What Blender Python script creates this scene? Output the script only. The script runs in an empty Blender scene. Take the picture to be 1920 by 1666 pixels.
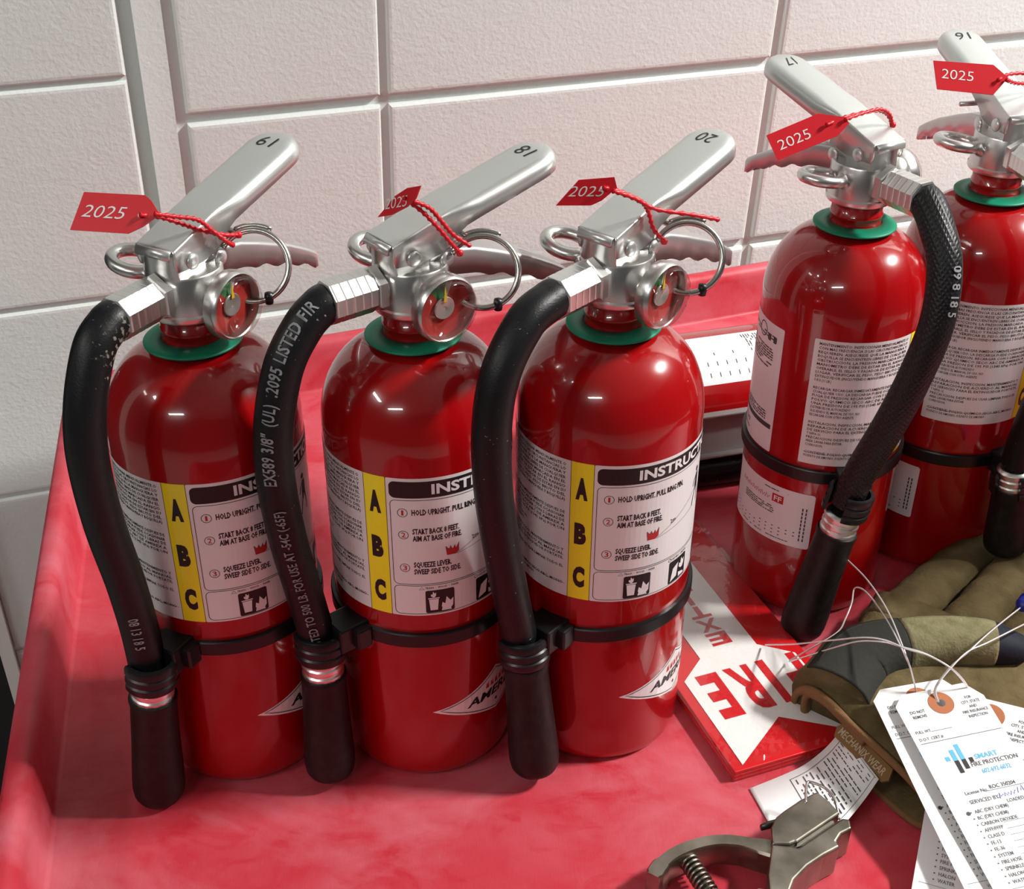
import bpy, bmesh, math, random
from mathutils import Vector, Matrix
random.seed(7)
PI = math.pi
R_ = math.radians
scene = bpy.context.scene
col = scene.collection

# ------------------------------------------------------------------ camera
FPX = 2400.96
cam_d = bpy.data.cameras.new('camera'); cam = bpy.data.objects.new('camera', cam_d); col.objects.link(cam)
cam_d.sensor_fit = 'HORIZONTAL'; cam_d.sensor_width = 36.0; cam_d.lens = 36.0 * FPX / 1920.0
cam_d.clip_start = 0.02; cam_d.clip_end = 60
_p = R_(32.18984); _r = R_(0.23927)
_fw = Vector((0, math.cos(_p), -math.sin(_p))); _u0 = Vector((0, math.sin(_p), math.cos(_p))); _r0 = Vector((1, 0, 0))
_rt = math.cos(_r) * _r0 + math.sin(_r) * _u0; _up = -math.sin(_r) * _r0 + math.cos(_r) * _u0
_m = Matrix((_rt, _up, -_fw)).transposed().to_4x4(); _m.translation = (0, 0, 0.60667)
cam.matrix_world = _m
scene.camera = cam

# ------------------------------------------------------------------ world and lights
world = bpy.data.worlds.new('world'); scene.world = world; world.use_nodes = True
_bg = world.node_tree.nodes['Background']; _bg.inputs[0].default_value = (0.97, 0.98, 1.0, 1); _bg.inputs[1].default_value = 0.065
CEIL = 2.15
LAMPS = [  # x, y, size along x, size along y, watts
    (2.2, 0.80, 0.22, 0.45, 245),
    (-2.9, 0.35, 0.25, 1.0, 7),
    (-2.2, -0.9, 0.25, 1.0, 34),
    (-1.4, -2.4, 1.2, 0.25, 36),
]
scene.view_settings.view_transform = 'Standard'
scene.view_settings.look = 'None'
scene.view_settings.gamma = 1.0
scene.view_settings.use_curve_mapping = False
scene.view_settings.exposure = -0.42

# ------------------------------------------------------------------ materials
def nmat(name, base=(.8, .8, .8), rough=.5, metal=0., coat=0., coat_rough=.05, trans=0., ior=1.45, spec=.5, emit=None, emit_s=0.):
    m = bpy.data.materials.new(name); m.use_nodes = True
    b = m.node_tree.nodes['Principled BSDF']
    b.inputs['Base Color'].default_value = (*base, 1); b.inputs['Roughness'].default_value = rough
    b.inputs['Metallic'].default_value = metal; b.inputs['IOR'].default_value = ior
    b.inputs['Coat Weight'].default_value = coat; b.inputs['Coat Roughness'].default_value = coat_rough
    b.inputs['Transmission Weight'].default_value = trans; b.inputs['Specular IOR Level'].default_value = spec
    if emit: b.inputs['Emission Color'].default_value = (*emit, 1); b.inputs['Emission Strength'].default_value = emit_s
    return m
def bs(m): return m.node_tree.nodes['Principled BSDF']
def add_noise(m, c1, c2, scale, detail=4, lo=.35, hi=.65, coords='Object', stretch=(1, 1, 1), rough=None, distort=0.):
    """mix two colours of the surface itself by noise"""
    nt = m.node_tree; N = nt.nodes; L = nt.links
    tc = N.new('ShaderNodeTexCoord'); mp = N.new('ShaderNodeMapping'); mp.inputs['Scale'].default_value = stretch
    nz = N.new('ShaderNodeTexNoise'); nz.inputs['Scale'].default_value = scale; nz.inputs['Detail'].default_value = detail; nz.inputs['Distortion'].default_value = distort
    cr = N.new('ShaderNodeValToRGB'); cr.color_ramp.elements[0].position = lo; cr.color_ramp.elements[1].position = hi
    cr.color_ramp.elements[0].color = (*c1, 1); cr.color_ramp.elements[1].color = (*c2, 1)
    L.new(tc.outputs[coords], mp.inputs[0]); L.new(mp.outputs[0], nz.inputs[0]); L.new(nz.outputs[0], cr.inputs[0]); L.new(cr.outputs[0], bs(m).inputs['Base Color'])
    if rough:
        mr = N.new('ShaderNodeMapRange'); mr.inputs['To Min'].default_value = rough[0]; mr.inputs['To Max'].default_value = rough[1]
        L.new(nz.outputs[0], mr.inputs[0]); L.new(mr.outputs[0], bs(m).inputs['Roughness'])
    return cr
def add_bump(m, scale, strength, dist=.001, detail=4, coords='Object', stretch=(1, 1, 1), kind='noise', second=None):
    nt = m.node_tree; N = nt.nodes; L = nt.links
    tc = N.new('ShaderNodeTexCoord'); mp = N.new('ShaderNodeMapping'); mp.inputs['Scale'].default_value = stretch
    L.new(tc.outputs[coords], mp.inputs[0])
    if kind == 'noise':
        nz = N.new('ShaderNodeTexNoise'); nz.inputs['Scale'].default_value = scale; nz.inputs['Detail'].default_value = detail
    else:
        nz = N.new('ShaderNodeTexVoronoi'); nz.inputs['Scale'].default_value = scale
    L.new(mp.outputs[0], nz.inputs[0])
    bp = N.new('ShaderNodeBump'); bp.inputs['Strength'].default_value = strength; bp.inputs['Distance'].default_value = dist
    L.new(nz.outputs[0], bp.inputs['Height']); L.new(bp.outputs[0], bs(m).inputs['Normal'])
    if second:
        n2 = N.new('ShaderNodeTexNoise'); n2.inputs['Scale'].default_value = second[0]; n2.inputs['Detail'].default_value = 5
        L.new(mp.outputs[0], n2.inputs[0])
        b2 = N.new('ShaderNodeBump'); b2.inputs['Strength'].default_value = second[1]; b2.inputs['Distance'].default_value = second[2]
        L.new(n2.outputs[0], b2.inputs['Height']); L.new(bp.outputs[0], b2.inputs['Normal']); L.new(b2.outputs[0], bs(m).inputs['Normal'])
    return bp

M = {}
M['wall'] = nmat('wall_paint', (.745, .805, .785), .62, spec=.3)
add_noise(M['wall'], (.73, .785, .765), (.76, .82, .80), 9, 5, .3, .7)
add_bump(M['wall'], 260, .20, .0028, 5, second=(80, .09, .004))
def specks(m, col_, scale, thr, soft):
    nt = m.node_tree; N = nt.nodes; L = nt.links; b = bs(m); src = b.inputs['Base Color'].links[0].from_socket if b.inputs['Base Color'].links else None
    tc = N.new('ShaderNodeTexCoord'); v = N.new('ShaderNodeTexNoise'); v.inputs['Scale'].default_value = scale; v.inputs['Detail'].default_value = 2; L.new(tc.outputs['Object'], v.inputs[0])
    r = N.new('ShaderNodeMapRange'); r.inputs['From Min'].default_value = thr; r.inputs['From Max'].default_value = thr + soft; r.clamp = True; L.new(v.outputs[0], r.inputs[0])
    x = N.new('ShaderNodeMix'); x.data_type = 'RGBA'; L.new(r.outputs[0], x.inputs[0]); x.inputs[7].default_value = (*col_, 1)
    if src: L.new(src, x.inputs[6])
    else: x.inputs[6].default_value = b.inputs['Base Color'].default_value
    L.new(x.outputs[2], b.inputs['Base Color'])
specks(M['wall'], (.50, .42, .33), 26, .775, .05)
M['mortar'] = nmat('painted_mortar', (.73, .79, .77), .65, spec=.3); add_bump(M['mortar'], 160, .4, .002, 5)
M['white_trim'] = nmat('white_trim_paint', (.82, .82, .80), .35)
M['dark_door'] = nmat('dark_door_paint', (.012, .012, .013), .5)
M['floor'] = nmat('concrete_floor', (.30, .29, .28), .6); add_noise(M['floor'], (.25, .24, .23), (.34, .33, .31), 6)
M['ceiling'] = nmat('ceiling_tile', (.62, .62, .60), .8)
M['lamp'] = nmat('lamp_diffuser', (.9, .9, .9), .5, emit=(1, .98, .95), emit_s=9)
M['tray'] = nmat('red_plastic', (.5, .03, .05), .42, spec=.4)
# worn red plastic: base noise + scuffs
def tray_nodes(m):
    nt = m.node_tree; N = nt.nodes; L = nt.links
    tc = N.new('ShaderNodeTexCoord')
    def noise(scale, detail, stretch=(1, 1, 1), dist=0.):
        mp = N.new('ShaderNodeMapping'); mp.inputs['Scale'].default_value = stretch; L.new(tc.outputs['Object'], mp.inputs[0])
        n = N.new('ShaderNodeTexNoise'); n.inputs['Scale'].default_value = scale; n.inputs['Detail'].default_value = detail; n.inputs['Distortion'].default_value = dist
        n.inputs['Roughness'].default_value = .62
        L.new(mp.outputs[0], n.inputs[0]); return n.outputs[0]
    def ramp(v, lo, hi):
        r = N.new('ShaderNodeMapRange'); r.inputs['From Min'].default_value = lo; r.inputs['From Max'].default_value = hi; r.clamp = True
        L.new(v, r.inputs[0]); return r.outputs[0]
    def mix(f, a, b):
        x = N.new('ShaderNodeMix'); x.data_type = 'RGBA'
        L.new(f, x.inputs[0])
        for k, c in ((6, a), (7, b)):
            if isinstance(c, tuple): x.inputs[k].default_value = (*c, 1)
            else: L.new(c, x.inputs[k])
        return x.outputs[2]
    c = mix(ramp(noise(11, 6, (1, 1, 1), .6), .42, .66), (.50, .034, .052), (.54, .080, .105))
    c = mix(ramp(noise(22, 9, (1.0, 1.6, 1), 1.0), .52, .72), c, (.47, .016, .030))
    c = mix(ramp(noise(7, 8, (1, 1.3, 1), .5), .50, .70), c, (.57, .130, .165))
    L.new(c, bs(m).inputs['Base Color'])
    mr = N.new('ShaderNodeMapRange'); mr.inputs['To Min'].default_value = .38; mr.inputs['To Max'].default_value = .6
    L.new(noise(14, 5), mr.inputs[0]); L.new(mr.outputs[0], bs(m).inputs['Roughness'])
    bp = N.new('ShaderNodeBump'); bp.inputs['Strength'].default_value = .12; bp.inputs['Distance'].default_value = .001
    L.new(noise(220, 4, (3, .5, 1)), bp.inputs['Height']); L.new(bp.outputs[0], bs(m).inputs['Normal'])
tray_nodes(M['tray'])
M['red_paint'] = nmat('glossy_red_enamel', (.35, .0016, .0032), .22, coat=.9, coat_rough=.025, spec=.4)
add_bump(M['red_paint'], 38, .05, .001, 2)
M['alu'] = nmat('cast_aluminium', (.70, .695, .68), .30, metal=1.0); add_bump(M['alu'], 500, .05, .0004, 3, stretch=(1, 1, .1))
M['silver'] = nmat('silver_lever_finish', (.70, .715, .70), .34, metal=.82)
M['silver_low'] = nmat('silver_lower_lever_finish', (.62, .60, .60), .36, metal=.8)
M['steel'] = nmat('pin_steel', (.55, .53, .50), .25, metal=1.0)
M['crimp'] = nmat('crimped_aluminium', (.82, .82, .80), .32, metal=1.0)
M['green'] = nmat('green_plastic', (.0, .22, .12), .45)
M['rubber'] = nmat('black_rubber', (.006, .006, .007), .42, spec=.4); add_bump(M['rubber'], 900, .25, .0005, 4); specks(M['rubber'], (.20, .20, .18), 420, .72, .03)
M['rubber_weave'] = nmat('ribbed_black_rubber', (.006, .006, .007), .42, spec=.4)
def weave(m):
    nt = m.node_tree; N = nt.nodes; L = nt.links
    tc = N.new('ShaderNodeTexCoord'); hs = []
    for rz in (38, -38):
        mp = N.new('ShaderNodeMapping'); mp.inputs['Rotation'].default_value = (0, R_(rz), R_(10)); L.new(tc.outputs['Object'], mp.inputs[0])
        w = N.new('ShaderNodeTexWave'); w.inputs['Scale'].default_value = 130; w.bands_direction = 'X'; L.new(mp.outputs[0], w.inputs[0]); hs.append(w)
    mx = N.new('ShaderNodeMath'); mx.operation = 'MAXIMUM'; L.new(hs[0].outputs[1], mx.inputs[0]); L.new(hs[1].outputs[1], mx.inputs[1])
    bp = N.new('ShaderNodeBump'); bp.inputs['Strength'].default_value = .3; bp.inputs['Distance'].default_value = .0010
    L.new(mx.outputs[0], bp.inputs['Height']); L.new(bp.outputs[0], bs(m).inputs['Normal'])
weave(M['rubber_weave'])
M['rubber_dusty'] = nmat('dusty_black_rubber', (.006, .006, .007), .42, spec=.4); add_bump(M['rubber_dusty'], 900, .25, .0005, 4)
def dusty(m):
    nt = m.node_tree; N = nt.nodes; L = nt.links; tc = N.new('ShaderNodeTexCoord')
    v = N.new('ShaderNodeVectorMath'); v.operation = 'DISTANCE'; v.inputs[1].default_value = (-.014, -.052, .304); L.new(tc.outputs['Object'], v.inputs[0])
    r = N.new('ShaderNodeMapRange'); r.inputs['From Min'].default_value = .012; r.inputs['From Max'].default_value = .040; r.inputs['To Min'].default_value = .06; r.inputs['To Max'].default_value = -.20; L.new(v.outputs['Value'], r.inputs[0])
    n = N.new('ShaderNodeTexNoise'); n.inputs['Scale'].default_value = 420; n.inputs['Detail'].default_value = 3; L.new(tc.outputs['Object'], n.inputs[0])
    a = N.new('ShaderNodeMath'); a.operation = 'ADD'; L.new(r.outputs[0], a.inputs[0]); L.new(n.outputs[0], a.inputs[1])
    q = N.new('ShaderNodeMapRange'); q.inputs['From Min'].default_value = .58; q.inputs['From Max'].default_value = .66; q.clamp = True; L.new(a.outputs[0], q.inputs[0])
    x = N.new('ShaderNodeMix'); x.data_type = 'RGBA'; L.new(q.outputs[0], x.inputs[0]); x.inputs[6].default_value = (.006, .006, .007, 1); x.inputs[7].default_value = (.20, .195, .165, 1); L.new(x.outputs[2], bs(m).inputs['Base Color'])
dusty(M['rubber_dusty'])
M['nozzle'] = nmat('black_brown_nozzle', (.009, .007, .007), .46, spec=.35); add_bump(M['nozzle'], 700, .2, .0006, 4)
add_noise(M['nozzle'], (.008, .006, .006), (.018, .014, .0135), 160, 6, .45, .8)
M['strap'] = nmat('black_plastic', (.008, .008, .009), .33)
M['label'] = nmat('label_white', (.80, .78, .78), .30, coat=.3, coat_rough=.15)
M['sticker'] = nmat('sticker_white', (.80, .76, .79), .32)
M['yellow'] = nmat('label_yellow', (.95, .84, .015), .32, coat=.3, coat_rough=.15)
M['ink'] = nmat('black_ink', (.012, .010, .012), .45)
M['ink_grey'] = nmat('grey_ink', (.055, .055, .06), .55)
M['ink_red'] = nmat('red_ink', (.50, .02, .02), .45)
M['ink_white'] = nmat('white_ink', (.80, .78, .78), .45)
M['ink_hose'] = nmat('hose_print_grey', (.26, .27, .28), .6)
M['ink_blue'] = nmat('blue_ink', (.10, .42, .78), .5)
M['ink_pen'] = nmat('pen_blue', (.06, .05, .38), .5)
M['tag_red'] = nmat('red_seal_plastic', (.62, .012, .022), .38, spec=.45)
M['tag_red'].node_tree.nodes['Principled BSDF'].inputs['Subsurface Weight'].default_value = .0
M['face_red'] = nmat('gauge_face_red', (.55, .045, .035), .5)
M['face_green'] = nmat('gauge_face_green', (.05, .28, .09), .5)
M['face_grey'] = nmat('gauge_face_metal', (.62, .60, .57), .3, metal=.7)
M['needle'] = nmat('gauge_needle_yellow', (.75, .48, .03), .4)
def clear_mat():
    m = bpy.data.materials.new('clear_plastic'); m.use_nodes = True; nt = m.node_tree; N = nt.nodes; L = nt.links
    for n in list(N): N.remove(n)
    out = N.new('ShaderNodeOutputMaterial'); mx = N.new('ShaderNodeMixShader'); tr = N.new('ShaderNodeBsdfTransparent'); gl = N.new('ShaderNodeBsdfGlossy'); gl.inputs['Roughness'].default_value = .05
    tr.inputs[0].default_value = (.93, .92, .91, 1)
    lw = N.new('ShaderNodeLayerWeight'); lw.inputs[0].default_value = .5; pw = N.new('ShaderNodeMath'); pw.operation = 'POWER'; pw.inputs[1].default_value = 4; ma = N.new('ShaderNodeMath'); ma.operation = 'MULTIPLY_ADD'; ma.inputs[1].default_value = .7; ma.inputs[2].default_value = .06
    L.new(lw.outputs['Facing'], pw.inputs[0]); L.new(pw.outputs[0], ma.inputs[0]); L.new(ma.outputs[0], mx.inputs[0]); L.new(tr.outputs[0], mx.inputs[1]); L.new(gl.outputs[0], mx.inputs[2]); L.new(mx.outputs[0], out.inputs[0]); return m
M['glass'] = clear_mat()
M['paper'] = nmat('white_card', (.83, .83, .83), .6)
M['eyelet'] = nmat('brown_fibre_eyelet', (.40, .13, .05), .7)
M['wire'] = nmat('bright_wire', (.80, .79, .78), .28, metal=.55)
M['punch'] = nmat('worn_nickel', (.30, .27, .22), .34, metal=1.0)
add_noise(M['punch'], (.20, .18, .145), (.38, .345, .29), 45, 5, .35, .7, rough=(.26, .46))
M['punch_dark'] = nmat('dark_steel', (.10, .095, .085), .4, metal=.9)
M['bracket'] = nmat('grey_bracket_steel', (.36, .34, .335), .42, metal=.35)
M['blue'] = nmat('blue_plastic', (.01, .02, .25), .4)

# ------------------------------------------------------------------ mesh helpers
def mesh(name, V, F, smooth=False, mat=None):
    me = bpy.data.meshes.new(name); me.from_pydata([tuple(v) for v in V], [], F); me.update()
    if smooth: me.polygons.foreach_set('use_smooth', [True] * len(me.polygons))
    if mat: me.materials.append(M[mat] if isinstance(mat, str) else mat)
    return me
def fix_normals(me):
    bm = bmesh.new(); bm.from_mesh(me); bmesh.ops.recalc_face_normals(bm, faces=bm.faces); bm.to_mesh(me); bm.free(); me.update(); return me
def obj(name, me, parent=None, loc=(0, 0, 0), rotz=0.):
    o = bpy.data.objects.new(name, me); col.objects.link(o); o.location = loc; o.rotation_euler = (0, 0, rotz)
    if parent: o.parent = parent
    return o
def sharp(o, ang=40):
    """smooth shade with sharp edges above an angle"""
    me = o.data; bm = bmesh.new(); bm.from_mesh(me)
    for f in bm.faces: f.smooth = True
    for e in bm.edges:
        if len(e.link_faces) == 2 and e.calc_face_angle(0) > R_(ang): e.smooth = False
    bm.to_mesh(me); bm.free(); return o
def tag(o, label, cat, group=None):
    o['label'] = label; o['category'] = cat
    if group: o['group'] = group
    return o
def struct(o): o['kind'] = 'structure'; return o
def empty(name, loc, rotz=0.):
    o = bpy.data.objects.new(name, None); col.objects.link(o); o.location = loc; o.rotation_euler = (0, 0, rotz); o.empty_display_size = .02; return o

class G:
    """geometry collector"""
    def __init__(s): s.V = []; s.F = []
    def add(s, V, F):
        k = len(s.V); s.V += [tuple(v) for v in V]; s.F += [tuple(i + k for i in f) for f in F]; return s
    def box(s, c, d, rot=None):
        V = []
        for x in (-1, 1):
            for y in (-1, 1):
                for z in (-1, 1):
                    v = Vector((x * d[0] / 2, y * d[1] / 2, z * d[2] / 2))
                    if rot: v = rot @ v
                    V.append(v + Vector(c))
        return s.add(V, [(0, 1, 3, 2), (4, 6, 7, 5), (0, 4, 5, 1), (2, 3, 7, 6), (0, 2, 6, 4), (1, 5, 7, 3)])
    def lathe(s, prof, n=48, mtx=None, cap0=True, cap1=True, a0=0., a1=2 * PI):
        full = abs(a1 - a0 - 2 * PI) < 1e-6; k = n if full else n + 1; V = []
        for (r, z) in prof:
            for i in range(k):
                a = a0 + (a1 - a0) * i / n; V.append(Vector((r * math.cos(a), r * math.sin(a), z)))
        if mtx: V = [mtx @ v for v in V]
        F = []
        for j in range(len(prof) - 1):
            for i in range(n if full else n):
                i2 = (i + 1) % k
                if not full and i == n: continue
                F.append((j * k + i, j * k + i2, (j + 1) * k + i2, (j + 1) * k + i))
        if full and cap0 and prof[0][0] > 1e-6: F.append(tuple(range(k - 1, -1, -1)))
        if full and cap1 and prof[-1][0] > 1e-6: F.append(tuple((len(prof) - 1) * k + i for i in range(k)))
        return s.add(V, F)
    def tube(s, pts, rad, n=12, closed=False, caps=True, flat=None):
        P = [Vector(p) for p in pts]; m = len(P)
        fr = frames(P, closed); V = []; F = []
        for i in range(m):
            t, nn, b = fr[i]; r = rad[i] if isinstance(rad, (list, tuple)) else rad
            for j in range(n):
                a = 2 * PI * j / n; ca, sa = math.cos(a), math.sin(a)
                if flat: V.append(P[i] + nn * (r * ca) + b * (r * flat * sa))
                else: V.append(P[i] + nn * (r * ca) + b * (r * sa))
        for i in range(m if closed else m - 1):
            i2 = (i + 1) % m
            for j in range(n):
                j2 = (j + 1) % n; F.append((i * n + j, i * n + j2, i2 * n + j2, i2 * n + j))
        if caps and not closed:
            F.append(tuple(range(n - 1, -1, -1))); F.append(tuple((m - 1) * n + j for j in range(n)))
        return s.add(V, F)
    def prism(s, poly, z0, z1, mtx=None):
        n = len(poly); V = [Vector((x, y, z0)) for x, y in poly] + [Vector((x, y, z1)) for x, y in poly]
        if mtx: V = [mtx @ v for v in V]
        F = [tuple(range(n - 1, -1, -1)), tuple(range(n, 2 * n))] + [(i, (i + 1) % n, n + (i + 1) % n, n + i) for i in range(n)]
        return s.add(V, F)
    def build(s, name, mat, parent=None, smooth=False, loc=(0, 0, 0), rotz=0., ang=None, fix=True):
        me = mesh(name, s.V, s.F, smooth, mat)
        if fix: fix_normals(me)
        o = obj(name, me, parent, loc, rotz)
        if ang: sharp(o, ang)
        return o
def frames(P, closed=False):
    m = len(P); T = []
    for i in range(m):
        if closed: d = P[(i + 1) % m] - P[i - 1]
        else: d = P[min(i + 1, m - 1)] - P[max(i - 1, 0)]
        T.append(d.normalized())
    up = Vector((0, 0, 1)) if abs(T[0].z) < .9 else Vector((0, 1, 0))
    n = (up - T[0] * up.dot(T[0])).normalized(); out = []
    for i in range(m):
        n = (n - T[i] * n.dot(T[i])).normalized(); out.append((T[i], n, T[i].cross(n)))
    return out
def spline(pts, k=8, closed=False):
    """Catmull-Rom through points"""
    P = [Vector(p) for p in pts]; m = len(P); out = []
    for i in range(m if closed else m - 1):
        if closed: a, b, c, d = P[i - 1], P[i], P[(i + 1) % m], P[(i + 2) % m]
        else: a, b, c, d = P[max(i - 1, 0)], P[i], P[i + 1], P[min(i + 2, m - 1)]
        for j in range(k):
            t = j / k
            out.append(.5 * ((2 * b) + (c - a) * t + (2 * a - 5 * b + 4 * c - d) * t * t + (3 * b - a - 3 * c + d) * t ** 3))
    if not closed: out.append(P[-1])
    return out
def cyl_pt(r, az, z): return Vector((r * math.cos(R_(az)), r * math.sin(R_(az)), z))
def bevel(o, w, seg=2, ang=30):
    md = o.modifiers.new('bevel', 'BEVEL'); md.width = w; md.segments = seg; md.limit_method = 'ANGLE'; md.angle_limit = R_(ang); return o
def solid(o, t, off=0.):
    md = o.modifiers.new('thickness', 'SOLIDIFY'); md.thickness = t; md.offset = off; return o

# ---- flat print: text and shapes in a 2D plane, mapped onto a surface
_tc = {}
def text2d(body, bold=0., res=1, spacing=1.):
    key = (body, bold, res, spacing)
    if key in _tc: return _tc[key]
    cu = bpy.data.curves.new('t', 'FONT'); cu.body = body; cu.size = 1.0; cu.offset = bold; cu.resolution_u = res; cu.space_character = spacing; cu.fill_mode = 'FRONT' if hasattr(cu, 'fill_mode') else cu.fill_mode
    o = bpy.data.objects.new('t', cu); me = o.to_mesh()
    V = [(v.co.x, v.co.y) for v in me.vertices]; F = [tuple(p.vertices) for p in me.polygons]
    o.to_mesh_clear(); bpy.data.objects.remove(o); bpy.data.curves.remove(cu)
    _tc[key] = (V, F); return V, F
class Print:
    """collects flat print in (x, y) metres, then maps it by a function f(x, y, lift)"""
    def __init__(s): s.V = []; s.F = []
    def raw(s, V, F):
        k = len(s.V); s.V += V; s.F += [tuple(i + k for i in f) for f in F]
    def text(s, body, x, y, h, w=None, xs=1., bold=0., res=1, align='L', rot=0., flipdir=False, shear=0., spacing=1.):
        """cap height h; width w if given (else natural * xs)"""
        V, F = text2d(body, bold, res, spacing)
        if not V: return 0
        x0 = min(v[0] for v in V); x1 = max(v[0] for v in V)
        sy = h / .70; sx = sy * xs
        if w: sx = w / max(x1 - x0, 1e-6)
        W = (x1 - x0) * sx; ox = {'L': 0, 'C': -W / 2, 'R': -W}[align]
        ca, sa = math.cos(rot), math.sin(rot); out = []
        for a, b in V:
            lx = (a - x0) * sx + ox + b * sy * shear; ly = b * sy
            out.append((x + lx * ca - ly * sa, y + lx * sa + ly * ca))
        s.raw(out, F); return W
    def rect(s, x0, y0, x1, y1, step=.004):
        n = max(1, int(math.ceil(abs(x1 - x0) / step))); V = []
        for i in range(n + 1):
            x = x0 + (x1 - x0) * i / n; V += [(x, y0), (x, y1)]
        s.raw(V, [(2 * i, 2 * i + 2, 2 * i + 3, 2 * i + 1) for i in range(n)])
    def rrect(s, x0, y0, x1, y1, r, step=.004):
        xs = [x0 + r * (1 - math.cos(a * PI / 12)) for a in range(7)]; mid = max(1, int((x1 - x0 - 2 * r) / step))
        X = xs + [x0 + r + (x1 - x0 - 2 * r) * i / mid for i in range(1, mid)] + [x1 - (q - x0) for q in reversed(xs)]
        V = []
        for x in X:
            d = min(x - x0, x1 - x); k = 0 if d >= r else r - math.sqrt(max(0, r * r - (r - d) ** 2)); V += [(x, y0 + k), (x, y1 - k)]
        s.raw(V, [(2 * i, 2 * i + 2, 2 * i + 3, 2 * i + 1) for i in range(len(X) - 1)])
    def poly(s, pts): s.raw(list(pts), [tuple(range(len(pts)))])
    def line(s, pts, w, closed=False):
        m = len(pts); V = []; F = []
        for i in range(m):
            a = pts[i - 1] if (i > 0 or closed) else pts[i]; b = pts[(i + 1) % m] if (i < m - 1 or closed) else pts[i]
            dx, dy = b[0] - a[0], b[1] - a[1]; l = math.hypot(dx, dy) or 1; nx, ny = -dy / l * w / 2, dx / l * w / 2
            V += [(pts[i][0] + nx, pts[i][1] + ny), (pts[i][0] - nx, pts[i][1] - ny)]
        for i in range(m if closed else m - 1):
            j = (i + 1) % m; F.append((2 * i, 2 * i + 1, 2 * j + 1, 2 * j))
        s.raw(V, F)
    def frame(s, x0, y0, x1, y1, r, w, step=.004):
        P = []
        for cx, cy, a0 in ((x1 - r, y0 + r, -90), (x1 - r, y1 - r, 0), (x0 + r, y1 - r, 90), (x0 + r, y0 + r, 180)):
            P += [(cx + r * math.cos(R_(a0 + k * 15)), cy + r * math.sin(R_(a0 + k * 15))) for k in range(7)]
        Q = []
        for i in range(len(P)):
            a, b = P[i], P[(i + 1) % len(P)]; n = max(1, int(math.hypot(b[0] - a[0], b[1] - a[1]) / step))
            Q += [(a[0] + (b[0] - a[0]) * k / n, a[1] + (b[1] - a[1]) * k / n) for k in range(n)]
        s.line(Q, w, True)
    def ring(s, x, y, r, w, n=24, sx=1.): s.line([(x + sx * r * math.cos(2 * PI * i / n), y + r * math.sin(2 * PI * i / n)) for i in range(n)], w, True)
    def disc(s, x, y, r, n=20): s.poly([(x + r * math.cos(2 * PI * i / n), y + r * math.sin(2 * PI * i / n)) for i in range(n)])
    def words(s, x, y, w, h, rng, fill=.8):
        """a line of illegible fine print"""
        q = x
        while q < x + w:
            l = rng.uniform(1.2, 5) * h * 1.3; e = min(q + l, x + w)
            if rng.random() < fill: s.rect(q, y, e, y + h)
            q = e + h * .7
    def build(s, name, mat, f, lift, parent=None, **k):
        V = [f(x, y, lift) for x, y in s.V]
        o = obj(name, mesh(name, V, s.F, False, mat), parent, **k); o['kind'] = 'stuff'; return o
def on_cyl(R):
    return lambda x, y, l: Vector(((R + l) * math.cos(x / R), (R + l) * math.sin(x / R), y))
def on_plane(o, ex, ey):
    o = Vector(o); ex = Vector(ex).normalized(); ey = Vector(ey); ey = (ey - ex * ey.dot(ex)).normalized(); n = ex.cross(ey)
    return lambda x, y, l: o + ex * x + ey * y + n * l

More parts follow.
